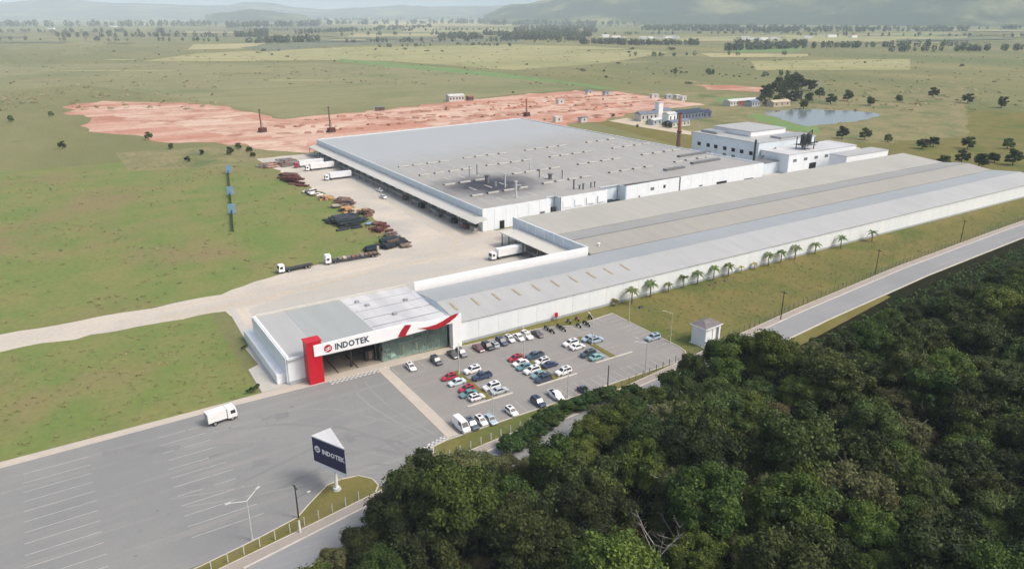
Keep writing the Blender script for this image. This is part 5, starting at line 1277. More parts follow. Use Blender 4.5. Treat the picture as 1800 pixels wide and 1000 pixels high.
for (px, py, lx, ly, h, w, rm, lab, nm) in [
  (1135, 212, 18, 9, 6, 'house_wall', 'slate_roof', 'grey roofed house at the left end of the housing behind the works', 'house'),
  (1163, 208, 15, 9, 7, 'house_wall', 'slate_roof', 'grey roofed house behind the narrow white tower', 'house'),
  (1205, 210, 34, 12, 6, 'slate_roof', 'dark_blue_roof', 'wide dark blue roofed hall left of the brick chimney', 'hall'),
  (1232, 207, 14, 10, 5, 'slate_roof', 'dark_blue_roof', 'smaller dark roofed hall right of the brick chimney', 'hall'),
  (1176, 216, 10, 7, 7.5, 'white_panel', 'tin_roof', 'white house with a flat pale roof in front of the dark hall', 'house'),
  (1190, 222, 22, 8, 4, 'house_wall', 'slate_roof', 'low grey shed in front of the white house', 'shed'),
  (1150, 219, 10, 7, 4, 'grey_plinth', 'tin_roof', 'low tin roofed shed left of the white house', 'shed')]:
    house(nm, lab, nm, P(px, py), lx, ly, h, R(rng.uniform(-8, 8)), w, rm, 'houses behind the works', windows=max(2, int(lx / 4)))
house('water_tower', 'narrow white water tower rising over the grey roofs', 'tower', P(1157, 210), 5, 5, 14, 0, 'white_panel', 'tin_roof', gable=False)
for (px, py, lx, lab, wm_, rm) in [(1308, 184, 30, 'long white roofed farm shed left of the dark trees', 'clay_roof', 'tin_roof'), (1284, 186, 12, 'small grey farm shed left of the long one', 'house_wall', 'tin_roof'), (1322, 187, 12, 'grey farm store right of the long shed', 'grey_plinth', 'slate_roof'),
                                (1368, 187, 22, 'cream coloured farmhouse under the dark trees', 'pale_crate', 'pale_crate'), (1393, 172, 16, 'grey house among the dark trees', 'grey_plinth', 'slate_roof')]:
    house('farm_building', lab, 'farm building', P(px, py), lx, 9, 4.5, R(rng.uniform(-6, 6)), wm_, rm, 'farm buildings by the pond', windows=3)
for (px, py, lab) in [(1150, 173, 'white caravan at the far edge of the red earth'), (1175, 174, 'white site hut near the far edge of the red earth'), (1190, 173, 'tall white site hut right of the other huts'), (1200, 177, 'low grey hut beside the tall white hut'), (1035, 166, 'grey hut at the top of the red earth'), (1065, 168, 'grey hut right of the top of the red earth'), (668, 195, 'brown cabin near the field edge on the red earth'), (985, 183, 'white tank on the red earth above the warehouse'), (980, 215, 'white store at the edge behind the warehouse roof'), (1024, 215, 'pale store right behind the warehouse roof edge')]:
    house('site_hut', lab, 'hut', P(px, py), rng.uniform(6, 9), 4, rng.uniform(3, 4.5), R(rng.uniform(-15, 15)), rng.choice(['house_wall', 'grey_plinth']) if 'brown' not in lab else 'rust', 'tin_roof' if 'white' in lab else 'slate_roof', 'huts on the red earth', gable=False, windows=1)
fs_ = [('low white building in the far haze at the upper left', [(560, 36, 60), (580, 35.5, 110), (602, 36, 70), (690, 29.5, 90), (712, 29, 120), (730, 29.5, 70), (762, 27.6, 120), (780, 27.4, 90)], 14),
       ('white building of the settlement in the middle distance', [(1064, 66, 26), (1082, 67, 34), (1095, 69, 18), (1146, 68, 30), (1160, 69, 46), (1176, 67.5, 40), (1188, 69, 22), (1130, 70, 24)], 8),
       ('white building of the far right settlement', [(1310, 70, 26), (1322, 71, 30), (1342, 71, 30), (1362, 69.5, 34), (1420, 68, 30), (1460, 66, 40), (1500, 67, 26)], 9),
       ('pale building at the foot of the forested hill', [(1016, 30, 60), (1084, 32, 26), (1112, 29, 40), (1225, 36, 50), (1250, 34, 60), (1290, 35, 50), (1325, 33, 60), (1345, 35, 50), (1382, 29.5, 100), (1395, 31, 120), (1440, 31, 70), (1520, 32, 60), (1610, 31, 70)], 12),
       ('small pale house between the trees of the plain', [(905, 60, 14), (940, 62, 14), (1010, 52, 20), (520, 40, 50), (478, 42, 60), (200, 48, 40), (260, 44, 50), (90, 52, 40)], 7)]
for lab, ps, h in fs_:
    for (px, py, lx) in ps:
        house('far_building', lab, 'building', P(px, py), lx, lx * .45, h, YAW * -1 + R(rng.uniform(-25, 25)), 'white_panel', rng.choice(['tin_roof', 'tin_roof', 'worn_white_roof', 'clay_roof']), lab + 's' if False else 'far buildings: ' + lab, gable=lx < 30)

# ------------------------------------------------------------------ vegetation
def quads_mesh(name, c, n, u, size, tint, m):
    """c centres, n normals, u in-plane axes (N x 3) -> leaf quads with a tint per face"""
    N = len(c); w = np.cross(n, u); w /= np.linalg.norm(w, axis=1, keepdims=True) + 1e-9
    u = np.cross(w, n); u /= np.linalg.norm(u, axis=1, keepdims=True) + 1e-9
    a = size[:, None] * .5
    v = np.stack([c - u * a * 1.25, c - w * a * .8, c + u * a * 1.25, c + w * a * .8], 1).reshape(-1, 3)
    me = bpy.data.meshes.new(name)
    me.vertices.add(4 * N); me.loops.add(4 * N); me.polygons.add(N)
    me.vertices.foreach_set('co', v.astype(np.float32).ravel())
    me.loops.foreach_set('vertex_index', np.arange(4 * N, dtype=np.int32))
    me.polygons.foreach_set('loop_start', np.arange(0, 4 * N, 4, dtype=np.int32))
    me.polygons.foreach_set('loop_total', np.full(N, 4, dtype=np.int32))
    at = me.attributes.new('tint', 'FLOAT', 'FACE'); at.data.foreach_set('value', tint.astype(np.float32))
    me.materials.append(MATS[m]); me.update(calc_edges=True); me.validate(); return me

def crown_mesh(name, seed, R_, z0, z1, n, leaf, m, lobes=14, flat=1.0, hole=0.0):
    g = np.random.default_rng(seed)
    zc = (z0 + z1) / 2; hz_ = (z1 - z0) / 2
    th = g.uniform(0, 2 * np.pi, lobes); ph = g.uniform(-.55, 1.0, lobes); rr = g.uniform(.3, .88, lobes)
    lc = np.stack([np.cos(th) * np.sqrt(1 - np.minimum(ph, 1) ** 2 * .8) * R_ * rr, np.sin(th) * np.sqrt(1 - np.minimum(ph, 1) ** 2 * .8) * R_ * rr, zc + ph * hz_ * .66], 1)
    lr = g.uniform(.14, .36, lobes) * R_
    zj = g.uniform(-.16, .2, lobes) * (z1 - z0) * .5; lc[:, 2] += zj
    lt = g.uniform(0, 1, lobes)
    k = g.choice(lobes, n, p=lr ** 2 / (lr ** 2).sum())
    d = g.normal(size=(n, 3)); d /= np.linalg.norm(d, axis=1, keepdims=True)
    d[:, 2] = np.where(d[:, 2] < -.25, -d[:, 2], d[:, 2])
    rad = lr[k] * (1 - np.abs(g.normal(0, .16, n))) * (1 + (g.random(n) < .16) * g.uniform(0, .55, n))
    c = lc[k] + d * rad[:, None] * np.array([1, 1, .78 * flat])
    nrm = d * .9 + g.normal(size=(n, 3)) * .55 + np.array([0, 0, .25]); nrm /= np.linalg.norm(nrm, axis=1, keepdims=True)
    u = g.normal(size=(n, 3)); size = leaf * g.uniform(.6, 1.35, n)
    tint = np.clip(.3 + .6 * (lt[k] - .5) + .9 * (g.random(n) - .4), 0, 1.25)
    # sub-clumps: modulate by a coarse random field so tufts and gaps appear
    f = np.sin(c[:, 0] * 2.1 + seed) * np.sin(c[:, 1] * 2.3 + seed * 2) * np.sin(c[:, 2] * 2.0 + seed * 3)
    keep = (f > -.45 - (1 - hole)) | (g.random(n) < .25)
    return quads_mesh(name, c[keep], nrm[keep], u[keep], size[keep], tint[keep], m)

def trunk_mesh(name, seed, h, r, spread, m, branches=6, twigs=0):
    q = random.Random(seed); mb = MB()
    pts = [Vector((0, 0, -.2))]; 
    for i in range(1, 5): pts.append(Vector((q.uniform(-.3, .3) * i * .5, q.uniform(-.3, .3) * i * .5, h * .78 * i / 4)))
    for i in range(4): mb.tube(pts[i], pts[i + 1], r * (1 - i * .2), r * (1 - (i + 1) * .2), 7, caps=False)
    for b in range(branches):
        s = pts[2 + b % 3]; a = 2 * math.pi * b / branches + q.uniform(-.4, .4); l = spread * q.uniform(.6, 1)
        mid_ = s + Vector((math.cos(a) * l * .55, math.sin(a) * l * .55, h * q.uniform(.06, .14))); e = mid_ + Vector((math.cos(a + q.uniform(-.5, .5)) * l * .5, math.sin(a + q.uniform(-.5, .5)) * l * .5, h * q.uniform(.08, .18)))
        mb.tube(s, mid_, r * .45, r * .3, 6, caps=False).tube(mid_, e, r * .3, r * .1, 6, caps=False)
        for t in range(twigs):
            st_ = mid_.lerp(e, q.uniform(.1, .95)); a2 = a + q.uniform(-1.4, 1.4); l2 = l * q.uniform(.2, .45)
            mb.tube(st_, st_ + Vector((math.cos(a2) * l2, math.sin(a2) * l2, l2 * q.uniform(.2, .9))), r * .14, r * .04, 5, caps=False)
    return mb.mesh(name, m)

KINDS = []
for i, (R_, z0, z1, n, leaf, m, lobes, lab) in enumerate([
    (5.2, 4.0, 13.5, 26000, .34, 'leaf_dark', 34, 'broad dark green tree'),
    (4.3, 3.5, 12.5, 20000, .31, 'leaf_green', 28, 'rounded bright green tree'),
    (5.8, 4.5, 15.5, 28000, .36, 'leaf_dark', 40, 'tall dark spreading tree'),
    (4.8, 3.5, 12.0, 15000, .33, 'leaf_olive', 30, 'loose olive grey tree'),
    (5.0, 3.5, 14.0, 24000, .32, 'leaf_green', 44, 'lumpy fresh green tree'),
    (3.8, 3.0, 10.0, 9000, .33, 'leaf_brown', 20, 'thinning brownish tree'),
    (4.6, -1.2, 8.6, 9000, .5, 'leaf_dark', 24, 'low branched dark tree'),
    (4.0, -1.2, 7.2, 8000, .5, 'leaf_green', 20, 'low branched green tree')]):
    cr_ = crown_mesh('crown', 11 + i, R_, z0, z1, n, leaf, m, lobes, hole=.9)
    tr_ = trunk_mesh('trunk', 40 + i, z1 * .9, .28, R_ * .8, 'bark' if i not in (3, 5) else 'pale_bark', 8, 1)
    KINDS.append((cr_, tr_, lab, R_))

def put_tree(kind, x, y, s, rz, label=None, group='trees of the dense wood', z=0.0, nm='tree'):
    cr_, tr_, lab, R_ = KINDS[kind]
    r = thing(nm, label or lab, 'tree', (x, y, z), rz, group); r.scale = (s, s, s * rng.uniform(.9, 1.15))
    link('trunk', tr_, r); link('crown', cr_, r); return r
def road_s(x): return float(np.interp(x, [p[0] for p in S_ROAD], [p[1] for p in S_ROAD]))
placed = []
def near_ok(x, y, d): return all((x - a) ** 2 + (y - b) ** 2 > d * d for a, b in placed)
def visible_edge(x, y): # keep to what the camera can see, with some margin
    v = np.array([x, y, 9.0]) - np.array([0, 0, CAM_H]); c = v @ _fw
    if c < 5: return False
    px = 900 + FPX * (v @ _rt) / c; py = 500 - FPX * (v @ _up) / c
    return -60 < px < 1900 and py < 1075
def limit_s(x):  # front line of the wood along the road (metres south of the kerb)
    return float(np.interp(x, [20, 33, 40, 48, 56, 64, 70, 80, 86, 92, 110, 135, 160, 175, 200, 260, 420], [9, 7, 5, 4.5, 4, 7, 12, 11, 5, 3.5, 3.5, 4, 5, 8, 7, 6, 6]))
LINE = [(500, 1010), (560, 985), (600, 955), (640, 905), (665, 862), (700, 835), (745, 792), (762, 778), (830, 768), (880, 784), (892, 800), (960, 792), (1000, 780), (1012, 740), (1045, 715), (1060, 693), (1130, 688), (1160, 672), (1200, 640), (1240, 616), (1272, 604), (1310, 588), (1345, 584), (1385, 604), (1405, 612), (1500, 578), (1600, 540), (1700, 500), (1900, 420)]
def proj(x, y, z):
    v = np.array([x, y, z - CAM_H]); c = v @ _fw
    return 900 + FPX * (v @ _rt) / c, 500 - FPX * (v @ _up) / c, FPX / c
KR = [(5.2, 13.5), (4.3, 12.5), (5.8, 15.5), (4.8, 12), (5.0, 14), (3.8, 10), (4.6, 9.5), (4, 8)]
def fit_scale(k, x, y, s):
    R0, H0 = KR[k]
    while s > .42:
        ok_ = True
        for dx, fz in ((0, .98), (-.6, .86), (.6, .86), (-.92, .6), (.92, .6)):
            px, py, ppm = proj(x, y, H0 * s * fz)
            px += dx * R0 * s * ppm
            if py < np.interp(px, [p[0] for p in LINE], [p[1] for p in LINE]): ok_ = False; break
        if ok_: return s
        s *= .93
    return 0
tries = 0
BX, BY = P(1150, 992, 8)
while len(placed) < 235 and tries < 12000:
    tries += 1
    x = 18 + 330 * rng.random() ** 1.25; y = rng.uniform(18, 150)
    edge = road_s(x) - limit_s(x)
    if y > edge or not visible_edge(x, y) or (x - BX) ** 2 + (y - BY) ** 2 < 24 or (x - BX * .915) ** 2 + (y - BY * .915) ** 2 < 22 or rng.random() > min(1, 260 / x) or not near_ok(x, y, 5.9): continue
    placed.append((x, y))
    e = edge - y
    wts = [4, 4, 3.5, 2.6, 4, 1.2]
    if x < 62 and e < 10: wts = [2, 1, 1, 6, 2, 1]
    k = rng.choices(range(6), wts)[0]
    s = rng.choice([rng.uniform(.62, .9), rng.uniform(.85, 1.15), rng.uniform(1.0, 1.32)]) * (0.78 if e < 4 else 1.0)
    if x < 40: s *= .78
    if 66 < x < 84 and e < 9: s *= .6
    s = fit_scale(k, x, y, s)
    if s == 0: placed.pop(); continue
    zone = 'at the road edge' if e < 9 else ('amid the wood' if e < 32 else 'in the lowest wood')
    side = 'by the entrance' if x < 62 else ('below the car park' if x < 112 else ('below the gatehouse' if x < 170 else 'towards the far right'))
    put_tree(k, x, y, s, rng.uniform(0, 6.28), '%s %s, %s' % (KINDS[k][2], zone, side))
# leafless pale-limbed tree standing out of the canopy
bm_ = trunk_mesh('trunk', 99, 15.0, .2, 4.4, 'pale_bark', 8, 5)
x, y = BX, BY
r = thing('bare_tree', 'bare tree with pale white branches rising among the dark crowns', 'tree', (x, y, 0), .5); link('trunk', bm_, r)
x, y = P(1192, 945, 9)
r = thing('bare_tree', 'thinner bare tree with whitish limbs right of the other bare one', 'tree', (x, y, 0), 2.2); r.scale = (.8, .8, .95); link('trunk', bm_, r)
# undergrowth below the trees
g = np.random.default_rng(5); N = 60000
ux_ = g.uniform(20, 330, N); uy_ = g.uniform(18, 140, N)
ed = np.interp(ux_, [p[0] for p in S_ROAD], [p[1] for p in S_ROAD]) - np.interp(ux_, [20, 33, 40, 64, 72, 82, 92, 160, 175, 420], [3.2, 3.0, 2.4, 3.5, 5, 5, 2.5, 3, 6, 5]) + np.sin(ux_ * .9) * .7
ok = uy_ < ed; ux_, uy_ = ux_[ok], uy_[ok]; N = len(ux_)
hgt_ = (np.sin(ux_ * .8) * np.sin(uy_ * .7 + 1) * .5 + .6) * 2.2
c = np.stack([ux_, uy_, g.random(N) * hgt_ + .1], 1); nr_ = g.normal(size=(N, 3)) * .6 + np.array([0, 0, .8]); nr_ /= np.linalg.norm(nr_, axis=1, keepdims=True)
ug = link('undergrowth', quads_mesh('undergrowth', c, nr_, g.normal(size=(N, 3)), g.uniform(.5, 1.1, N), g.random(N), 'leaf_hedge')); ug['kind'] = 'stuff'

# shrubs of the hedge by the lower verge
SH = [(crown_mesh('crown', 70 + i, 2.0, .2, 2.9, 2600, .34, 'leaf_hedge', 9, hole=.6), trunk_mesh('trunk', 90 + i, 1.8, .1, 1.2, 'bark', 4)) for i in range(2)]
hq = random.Random(4); HEDGE = []
for t in np.linspace(0, 1, 24):
    HEDGE.append((float(np.interp(t, [0, .3, .6, 1], [893, 934, 968, 1052])) + hq.uniform(-5, 5), float(np.interp(t, [0, .3, .6, 1], [788, 756, 727, 694])) + hq.uniform(-4, 5), hq.uniform(1.15, 1.6)))
HEDGE += [(950, 748, 1.5), (966, 742, 1.4), (934, 770, 1.4), (1072, 700, 1.6), (1090, 696, 1.6), (1106, 692, 1.6), (1122, 688, 1.4), (1000, 716, 1.3), (978, 733, 1.4)]
for k, (px, py, s) in enumerate(HEDGE):
    x, y = P(px, py, 1.5); r = thing('shrub', 'dark green shrub of the hedge between the lower car park verge and the pavement', 'shrub', (x, y, 0), rng.uniform(0, 6), 'shrubs of the hedge by the lower verge'); r.scale = (s, s, s * .8)
    link('crown', SH[k % 2][0], r); link('trunk', SH[k % 2][1], r)
# near trees standing south of the pavement where the crowns reach over the verge
for (px, py, zt, k, s, lab) in [(1022, 772, 8, 1, .8, 'bright green tree at the right end of the road gap'), (1050, 752, 9, 4, .9, 'fresh green tree right of the road gap'), (1085, 740, 9, 1, .95, 'bright green tree below the slim dark pole'), (990, 812, 7, 0, .7, 'small dark tree in front of the road gap'), (945, 818, 6, 3, .7, 'loose olive tree whose crown overhangs the road gap'), (958, 838, 7, 3, .75, 'small olive tree in front of the road gap'), (920, 852, 7, 4, .75, 'small fresh green tree in front of the left part of the road gap'), (1015, 800, 8, 4, .8, 'fresh green tree in front of the right part of the road gap'), (985, 850, 8, 2, .85, 'dark tree behind the small ones in front of the road gap'),
 (640, 935, 9, 0, .8, 'dark tree closing the view of the road at the bottom left of the wood'), (662, 905, 9, 2, .7, 'dark crowned tree hanging over the road left of the entrance'), (688, 880, 9, 3, .85, 'olive grey tree over the road just left of the entrance'), (715, 858, 9, 3, .95, 'second olive grey tree over the road at the entrance'), (745, 835, 9, 3, 1.0, 'third olive grey tree over the road at the entrance'), (700, 910, 9, 0, .95, 'dark round tree behind the olive ones at the entrance'), (740, 875, 9, 4, .95, 'fresh green tree behind the olive ones at the entrance'), (785, 850, 9, 0, 1.0, 'dark tree below the white van'), (838, 815, 8, 3, .85, 'olive tree with its crown against the bright road gap'),
 (815, 800, 12, 3, .95, 'loose olive tree at the entrance beside the white van'), (855, 790, 11, 3, .8, 'olive tree right of the one by the entrance'), (765, 812, 12, 3, .9, 'olive tree leaning over the entrance kerb'),
                                (1035, 712, 8, 4, .75, 'round green tree at the gap where the pavement shows'), (1075, 735, 10, 1, .85, 'bright green tree right of the pavement gap'), (1345, 600, 13, 0, 1.0, 'tall dark tree standing before the road at the right'),
                                (1300, 615, 12, 2, .9, 'dark tree left of the tall one before the road'), (1250, 640, 12, 0, .9, 'dark spreading tree below the gatehouse'), (1200, 650, 11, 3, .85, 'olive tree left below the gatehouse'), (1150, 680, 11, 4, .85, 'green tree below the right end of the front row')]:
    x, y = P(px, py, zt)
    if y > road_s(x) - 2.5: y = road_s(x) - 2.5
    s = fit_scale(k, x, y, s)
    if s == 0: continue
    put_tree(k, x, y, s, rng.uniform(0, 6), lab, 'trees at the edge of the wood')

# palms in a row before the hall wall
def palm_crown(seed, n_f, L):
    q = random.Random(seed); mb = MB()
    for i in range(n_f):
        a = 2 * math.pi * i / n_f + q.uniform(-.2, .2); el = q.uniform(.25, 1.0); seg = 5
        prev = None
        for s in range(seg + 1):
            t = s / seg; rad = L * (t * math.cos(el) * .95 + .12 * t); zz = L * (math.sin(el) * t - .95 * t * t * (1.15 - el * .5))
            wd = .34 * L * .42 * math.sin(math.pi * min(t + .12, 1)) + .03
            cx, cy = math.cos(a) * rad, math.sin(a) * rad; nx, ny = -math.sin(a), math.cos(a)
            l_ = (cx + nx * wd, cy + ny * wd, zz - wd * .5); m_ = (cx, cy, zz); r_ = (cx - nx * wd, cy - ny * wd, zz - wd * .5)
            if prev: mb.quad(prev[1], m_, l_, prev[0]); mb.quad(prev[2], r_, m_, prev[1])
            prev = (l_, m_, r_)
    me = mb.mesh('fronds', 'leaf_palm')
    at = me.attributes.new('tint', 'FLOAT', 'FACE'); at.data.foreach_set('value', np.random.default_rng(seed).random(len(me.polygons)).astype(np.float32))
    return me
PALM = [palm_crown(3, 15, 2.6), palm_crown(8, 13, 2.5)]
PT = MB().tube((0, 0, 0), (.08, 0, 1.8), .2, .16, 8, caps=False).tube((.08, 0, 1.8), (.05, 0, 3.6), .16, .14, 8).mesh('trunk', 'palm_bark')
ords = ['first and broadest palm from the car park end of the row', 'second palm from the car park end, tall and full', 'small third palm from the car park end', 'fourth palm from the car park end', 'fifth palm from the car park end', 'sixth palm from the car park end, spread wide',
        'seventh palm from the car park end', 'small yellowish eighth palm of the row', 'small yellowish ninth palm of the row', 'tenth palm of the row, broad and dark', 'eleventh palm of the row', 'twelfth palm of the row, at the edge of the picture', 'palm beyond the twelfth of the row', 'palm well beyond the twelfth of the row', 'farthest palm of the row along the hall']
for k, (px, py, s) in enumerate([(1108, 533, 1.3), (1141, 521, 1.3), (1169, 511, .8), (1197, 505, 1.1), (1221, 498, 1.15), (1250, 491, 1.2), (1275, 484, 1.15), (1297, 478, .65), (1323, 473, .65), (1348, 467, 1.2), (1370, 461, 1.15), (1395, 455, 1.25), (1430, 446, 1.1), (1475, 436, 1.2), (1530, 424, 1.1)]):
    x, y = P(px, py); y = min(y, 161.2) - .6
    yl = s < .7
    r = thing('palm_tree', ords[k], 'palm', (x, y, 0), rng.uniform(0, 6), 'palms along the hall wall'); r.scale = (s, s, s)
    link('trunk', PT, r); o = link('fronds', PALM[k % 2], r); o.location = (.05, 0, 3.55)
    if yl:
        o.data = PALM[k % 2].copy(); o.data.materials[0] = MATS['leaf_yellow']
yb = crown_mesh('crown', 123, 1.5, .2, 2.2, 1200, .3, 'leaf_yellow', 7)
r = thing('shrub', 'yellow green bush against the white hall wall at the end of the car park', 'shrub', (140.5, 160.6, 0)); link('crown', yb, r); link('trunk', SH[0][1], r)
# weeds by the side apron
wd_ = crown_mesh('crown', 131, 1.2, .1, 1.4, 900, .25, 'leaf_hedge', 6)
for px, py, s, lab in [(448, 686, 1.2, 'small green bush at the corner of the side apron'), (438, 688, .9, 'smaller green bush beside the side apron corner'), (428, 612, .8, 'low green bush on the grass by the middle of the side apron')]:
    r = thing('shrub', lab, 'shrub', (*P(px, py, .5), 0)); r.scale = (s, s, s); link('crown', wd_, r)

# scattered trees of the plain and tree belts further out
FT = [crown_mesh('crown', 200 + i, 4.2, -1.0, 7.5, 420, 1.7, 'leaf_far', 9) for i in range(4)]
FTT = trunk_mesh('trunk', 210, 5, .3, 2, 'bark', 4)
q = random.Random(33)
spots = [(926, 115, .9), (1025, 126, 1.2), (1084, 112, .7), (1087, 113, .7), (1062, 127, .9), (1065, 137, .9), (1181, 128, 1.1), (1197, 129, .8), (1205, 129, .8), (1250, 130, 1.3), (1265, 132, .6), (1276, 133, .6), (1322, 121, 1.0), (1105, 94, 1.3), (1160, 98, 1.2), (1166, 98, .9), (1182, 89, 2.2), (1178, 88, 1.6), (1212, 149, 1.0), (1206, 148, .8), (1309, 106, .7), (1372, 107, .8), (1362, 108, .8), (660, 89, 1.5), (712, 88, 1.5), (750, 91, 1.2), (778, 92, 1.3), (463, 91, 2.0), (455, 94, 1.4), (478, 98, 1.2), (490, 90, 1.3), (505, 101, 1.1), (588, 109, .9), (745, 77, 1.8), (1112, 88, 1.6), (1035, 91, 1.0), (1005, 93, .8), (1290, 136, .7), (1300, 136, .6), (1340, 135, .7), (902, 164, .5), (950, 148, .5), (820, 131, .6), (872, 119, .6), (200, 92, 1.2), (280, 98, 1.0), (1520, 112, 1.0), (1690, 118, 1.1)]
for px, py, s in spots:
    x, y = P(px, py); r = thing('tree', 'lone dark bushy tree scattered on the open plain', 'tree', (x, y, 0), q.uniform(0, 6), 'scattered trees of the plain'); s *= .68; r.scale = (s * q.uniform(.8, 1.7), s * q.uniform(.8, 1.4), s * q.uniform(.55, .85)); link('crown', q.choice(FT), r); link('trunk', FTT, r)
for k, (px, py, s) in enumerate([(1345, 172, 1.5), (1360, 166, 1.8), (1376, 160, 2.0), (1392, 158, 2.0), (1408, 158, 1.9), (1425, 160, 1.7), (1368, 152, 1.7), (1386, 149, 1.8), (1402, 150, 1.6), (1352, 176, 1.1), (1364, 180, 1.2), (1376, 176, 1.4), (1390, 182, 1.3), (1402, 178, 1.4), (1372, 160, 1.3), (1388, 158, 1.2), (1340, 178, .9), (1332, 184, .8), (1420, 180, 1.4), (1440, 172, 1.3), (1460, 184, 1.2), (1490, 178, 1.2), (1530, 186, 1.3), (1346, 186, .8), (1398, 162, 1.3), (1412, 192, 1.0), (1580, 180, 1.2), (1640, 172, 1.2), (1700, 182, 1.3), (1760, 190, 1.2)]):
    x, y = P(px, py); put_tree([6, 6, 7, 6][k % 4], x, y, s, q.uniform(0, 6), 'big dark tree of the grove around the farm buildings by the pond', 'grove by the pond')
for (px, py, s) in [(1160, 204, .7), (1172, 203, .8), (1140, 219, .5), (1168, 224, .5), (1178, 226, .5), (1120, 224, .35), (1060, 176, .3), (1078, 206, .4), (440, 268, .6), (446, 276, .5), (418, 262, .6), (405, 272, .6)]:
    x, y = P(px, py); put_tree(q.choice([6, 7]), x, y, s, q.uniform(0, 6), 'small dark bushy tree near the houses and yard edges behind the works', 'small trees behind the works')
for (px, py, s) in [(1660, 292, 1.0), (1690, 288, .9), (1720, 292, 1.2), (1748, 286, 1.0), (1780, 290, 1.1), (1700, 262, 1.0), (1620, 262, .9), (1640, 258, 1.1), (1560, 250, .8), (1770, 262, 1.0), (1520, 246, .9), (1480, 244, 1.0)]:
    x, y = P(px, py); put_tree(q.choice([6, 7]), x, y, s, q.uniform(0, 6), 'round tree on the grass beyond the right end of the halls', 'trees beyond the halls')
def belt(name, rows, n, s0, s1, seed):
    """far wood that reads as one mass: leaf clumps over many crowns"""
    g = np.random.default_rng(seed); C_, N_, U_, S_, T_ = [], [], [], [], []
    for i in range(n):
        a, b = rows[g.integers(len(rows))]; t = g.random()
        px, py = a[0] + (b[0] - a[0]) * t, a[1] + (b[1] - a[1]) * t
        x, y = P(px, py + g.normal(0, .25)); sz = g.uniform(s0, s1); m = 46
        d = g.normal(size=(m, 3)); d /= np.linalg.norm(d, axis=1, keepdims=True)
        c = np.array([x, y, sz * .95]) + d * np.array([sz * .62, sz * .62, sz * .85]) * g.uniform(.75, 1.05, (m, 1))
        C_.append(c); N_.append(d + g.normal(size=(m, 3)) * .35); U_.append(g.normal(size=(m, 3))); S_.append(np.full(m, sz * .42)); T_.append(np.full(m, g.random()) * .7 + g.random(m) * .3)
    n_ = np.concatenate(N_); n_ /= np.linalg.norm(n_, axis=1, keepdims=True)
    o = link(name, quads_mesh(name, np.concatenate(C_), n_, np.concatenate(U_), np.concatenate(S_), np.concatenate(T_), 'leaf_far')); o['kind'] = 'stuff'
belt('tree_belt', [((880, 71), (1025, 72)), ((890, 66), (1040, 66)), ((900, 58), (1048, 58)), ((905, 52), (1045, 51)), ((940, 62), (1000, 62))], 420, 9, 15, 1)
belt('tree_belt', [((1125, 55), (1400, 57)), ((1130, 52), (1300, 51)), ((1300, 58), (1700, 56)), ((1180, 50), (1420, 52)), ((1420, 54), (1800, 52))], 420, 10, 16, 2)
belt('tree_belt', [((1020, 78), (1120, 79)), ((1090, 80), (1230, 80)), ((1275, 90), (1400, 86)), ((1290, 80), (1420, 82)), ((1400, 86), (1700, 82)), ((1560, 92), (1800, 90))], 330, 6, 11, 3)
belt('tree_belt', [((415, 66), (470, 65)), ((448, 60), (470, 60)), ((520, 61), (620, 56)), ((600, 58), (760, 50)), ((660, 52), (760, 49)), ((760, 68), (850, 70)), ((850, 63), (900, 66)), ((100, 66), (400, 66)), ((-20, 58), (300, 58)), ((430, 78), (560, 74))], 420, 7, 14, 4)
belt('tree_belt', [((560, 45), (900, 42)), ((400, 50), (560, 47)), ((860, 45), (1100, 45)), ((1100, 44), (1800, 40)), ((0, 48), (400, 47)), ((640, 36), (900, 34)), ((400, 38), (640, 37))], 520, 14, 26, 5)
belt('tree_belt', [((600, 64), (900, 60)), ((420, 56), (700, 53)), ((700, 56), (900, 53)), ((1050, 62), (1400, 60)), ((1050, 48), (1300, 46)), ((600, 76), (900, 73)), ((1400, 64), (1800, 66)), ((0, 72), (400, 74))], 260, 5, 10, 7)
belt('tree_belt', [((760, 72), (1000, 76)), ((800, 80), (900, 82)), ((640, 84), (760, 82)), ((1100, 100), (1400, 97)), ((1180, 131), (1400, 136))], 90, 3, 6, 6)
for (px, py, s) in [(300, 262, .8), (330, 285, .6), (262, 246, .9), (110, 262, .8), (20, 215, 1.1), (90, 205, 1.0), (355, 272, .6)]:
    x, y = P(px, py); put_tree(q.choice([6, 7]), x, y, s * .7, q.uniform(0, 6), 'small dark bushy tree standing alone on the left grass field', 'trees on the left grass field')
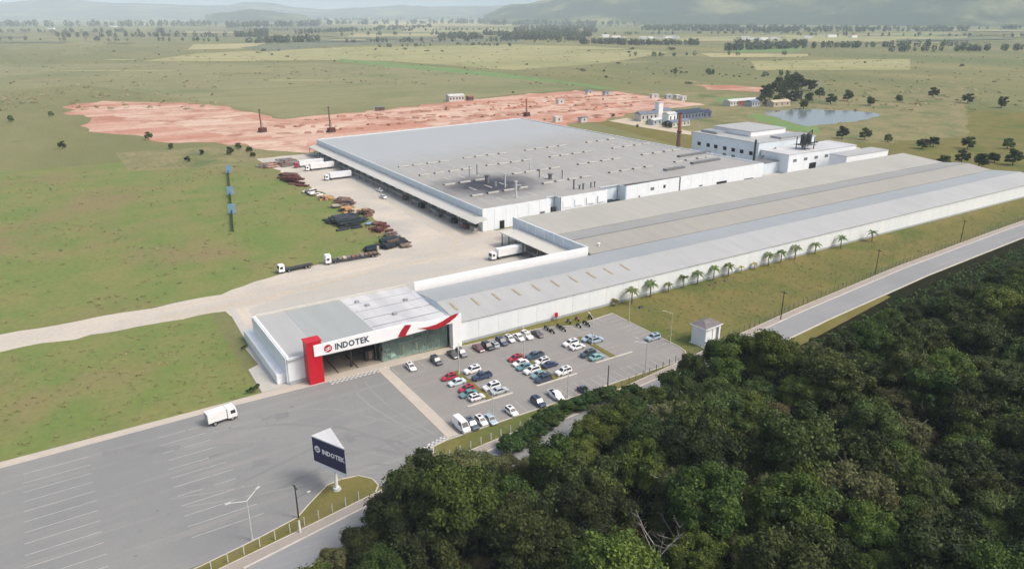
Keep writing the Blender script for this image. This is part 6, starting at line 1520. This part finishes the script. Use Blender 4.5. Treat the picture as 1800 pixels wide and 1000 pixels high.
def tufts(name, n, sampler, s0, s1, m, seed):
    g = np.random.default_rng(seed); pts = np.array([sampler(g) for _ in range(n)]); k = 5
    c = np.repeat(pts, k, 0); N = len(c); sz = np.repeat(g.uniform(s0, s1, n), k)
    off = g.normal(size=(N, 2)) * sz[:, None] * .55
    c = np.concatenate([c + off, (.12 + sz * g.uniform(.05, .22, N))[:, None]], 1)
    nr = g.normal(size=(N, 3)) * .28 + np.array([0, -.1, 1.0]); nr /= np.linalg.norm(nr, axis=1, keepdims=True)
    o = link(name, quads_mesh(name, c, nr, g.normal(size=(N, 3)), sz * g.uniform(.6, 1.2, N), np.repeat(g.random(n), k), m)); o['kind'] = 'stuff'
def inpoly(x, y, poly):
    r_ = False
    for i in range(len(poly)):
        (x0, y0), (x1, y1) = poly[i - 1], poly[i]
        if (y0 > y) != (y1 > y) and x < (x1 - x0) * (y - y0) / (y1 - y0) + x0: r_ = not r_
    return r_
GL = [(-40, 240), (40, 239), (60, 248), (100, 255), (112, 266), (117, 312), (112, 380), (110, 465), (-40, 500)]
def s_left(g):
    while True:
        x, y = g.uniform(-40, 118), g.uniform(238, 500)
        if inpoly(x, y, GL) and math.sin(x * .09 + 1) * math.sin(y * .06) + g.normal(0, .5) > 0: return (x, y)
tufts('grass_tufts', 800, s_left, .3, 1.0, 'leaf_grass', 3)
GB = [(-30, 164), (32, 164), (32, 216), (-30, 226)]
tufts('grass_tufts', 500, lambda g: (g.uniform(-30, 32), g.uniform(164, 218)), .2, .6, 'leaf_grass', 4)
GR = [(138, 132), (166, 129), (250, 138), (330, 143), (400, 147), (400, 159), (138, 159)]
def s_right(g):
    while True:
        x, y = g.uniform(138, 400), g.uniform(129, 159)
        if inpoly(x, y, GR): return (x, y)
tufts('grass_tufts', 1400, s_right, .2, .55, 'leaf_grass', 5)
def s_far(g):
    while True:
        px, py = g.uniform(-20, 1820), 76 + 120 * g.random() ** 1.6
        if py > 150 and 380 < px < 1330: continue
        return P(px, py)
tufts('dry_scrub', 1800, s_far, 1.0, 4.5, 'leaf_dry', 6)
tufts('green_scrub', 400, s_far, 1.0, 3.4, 'leaf_grass', 7)
# scrub tufts on the rough ground by the yard corner
for p_ in PROTO.values(): discard(p_)
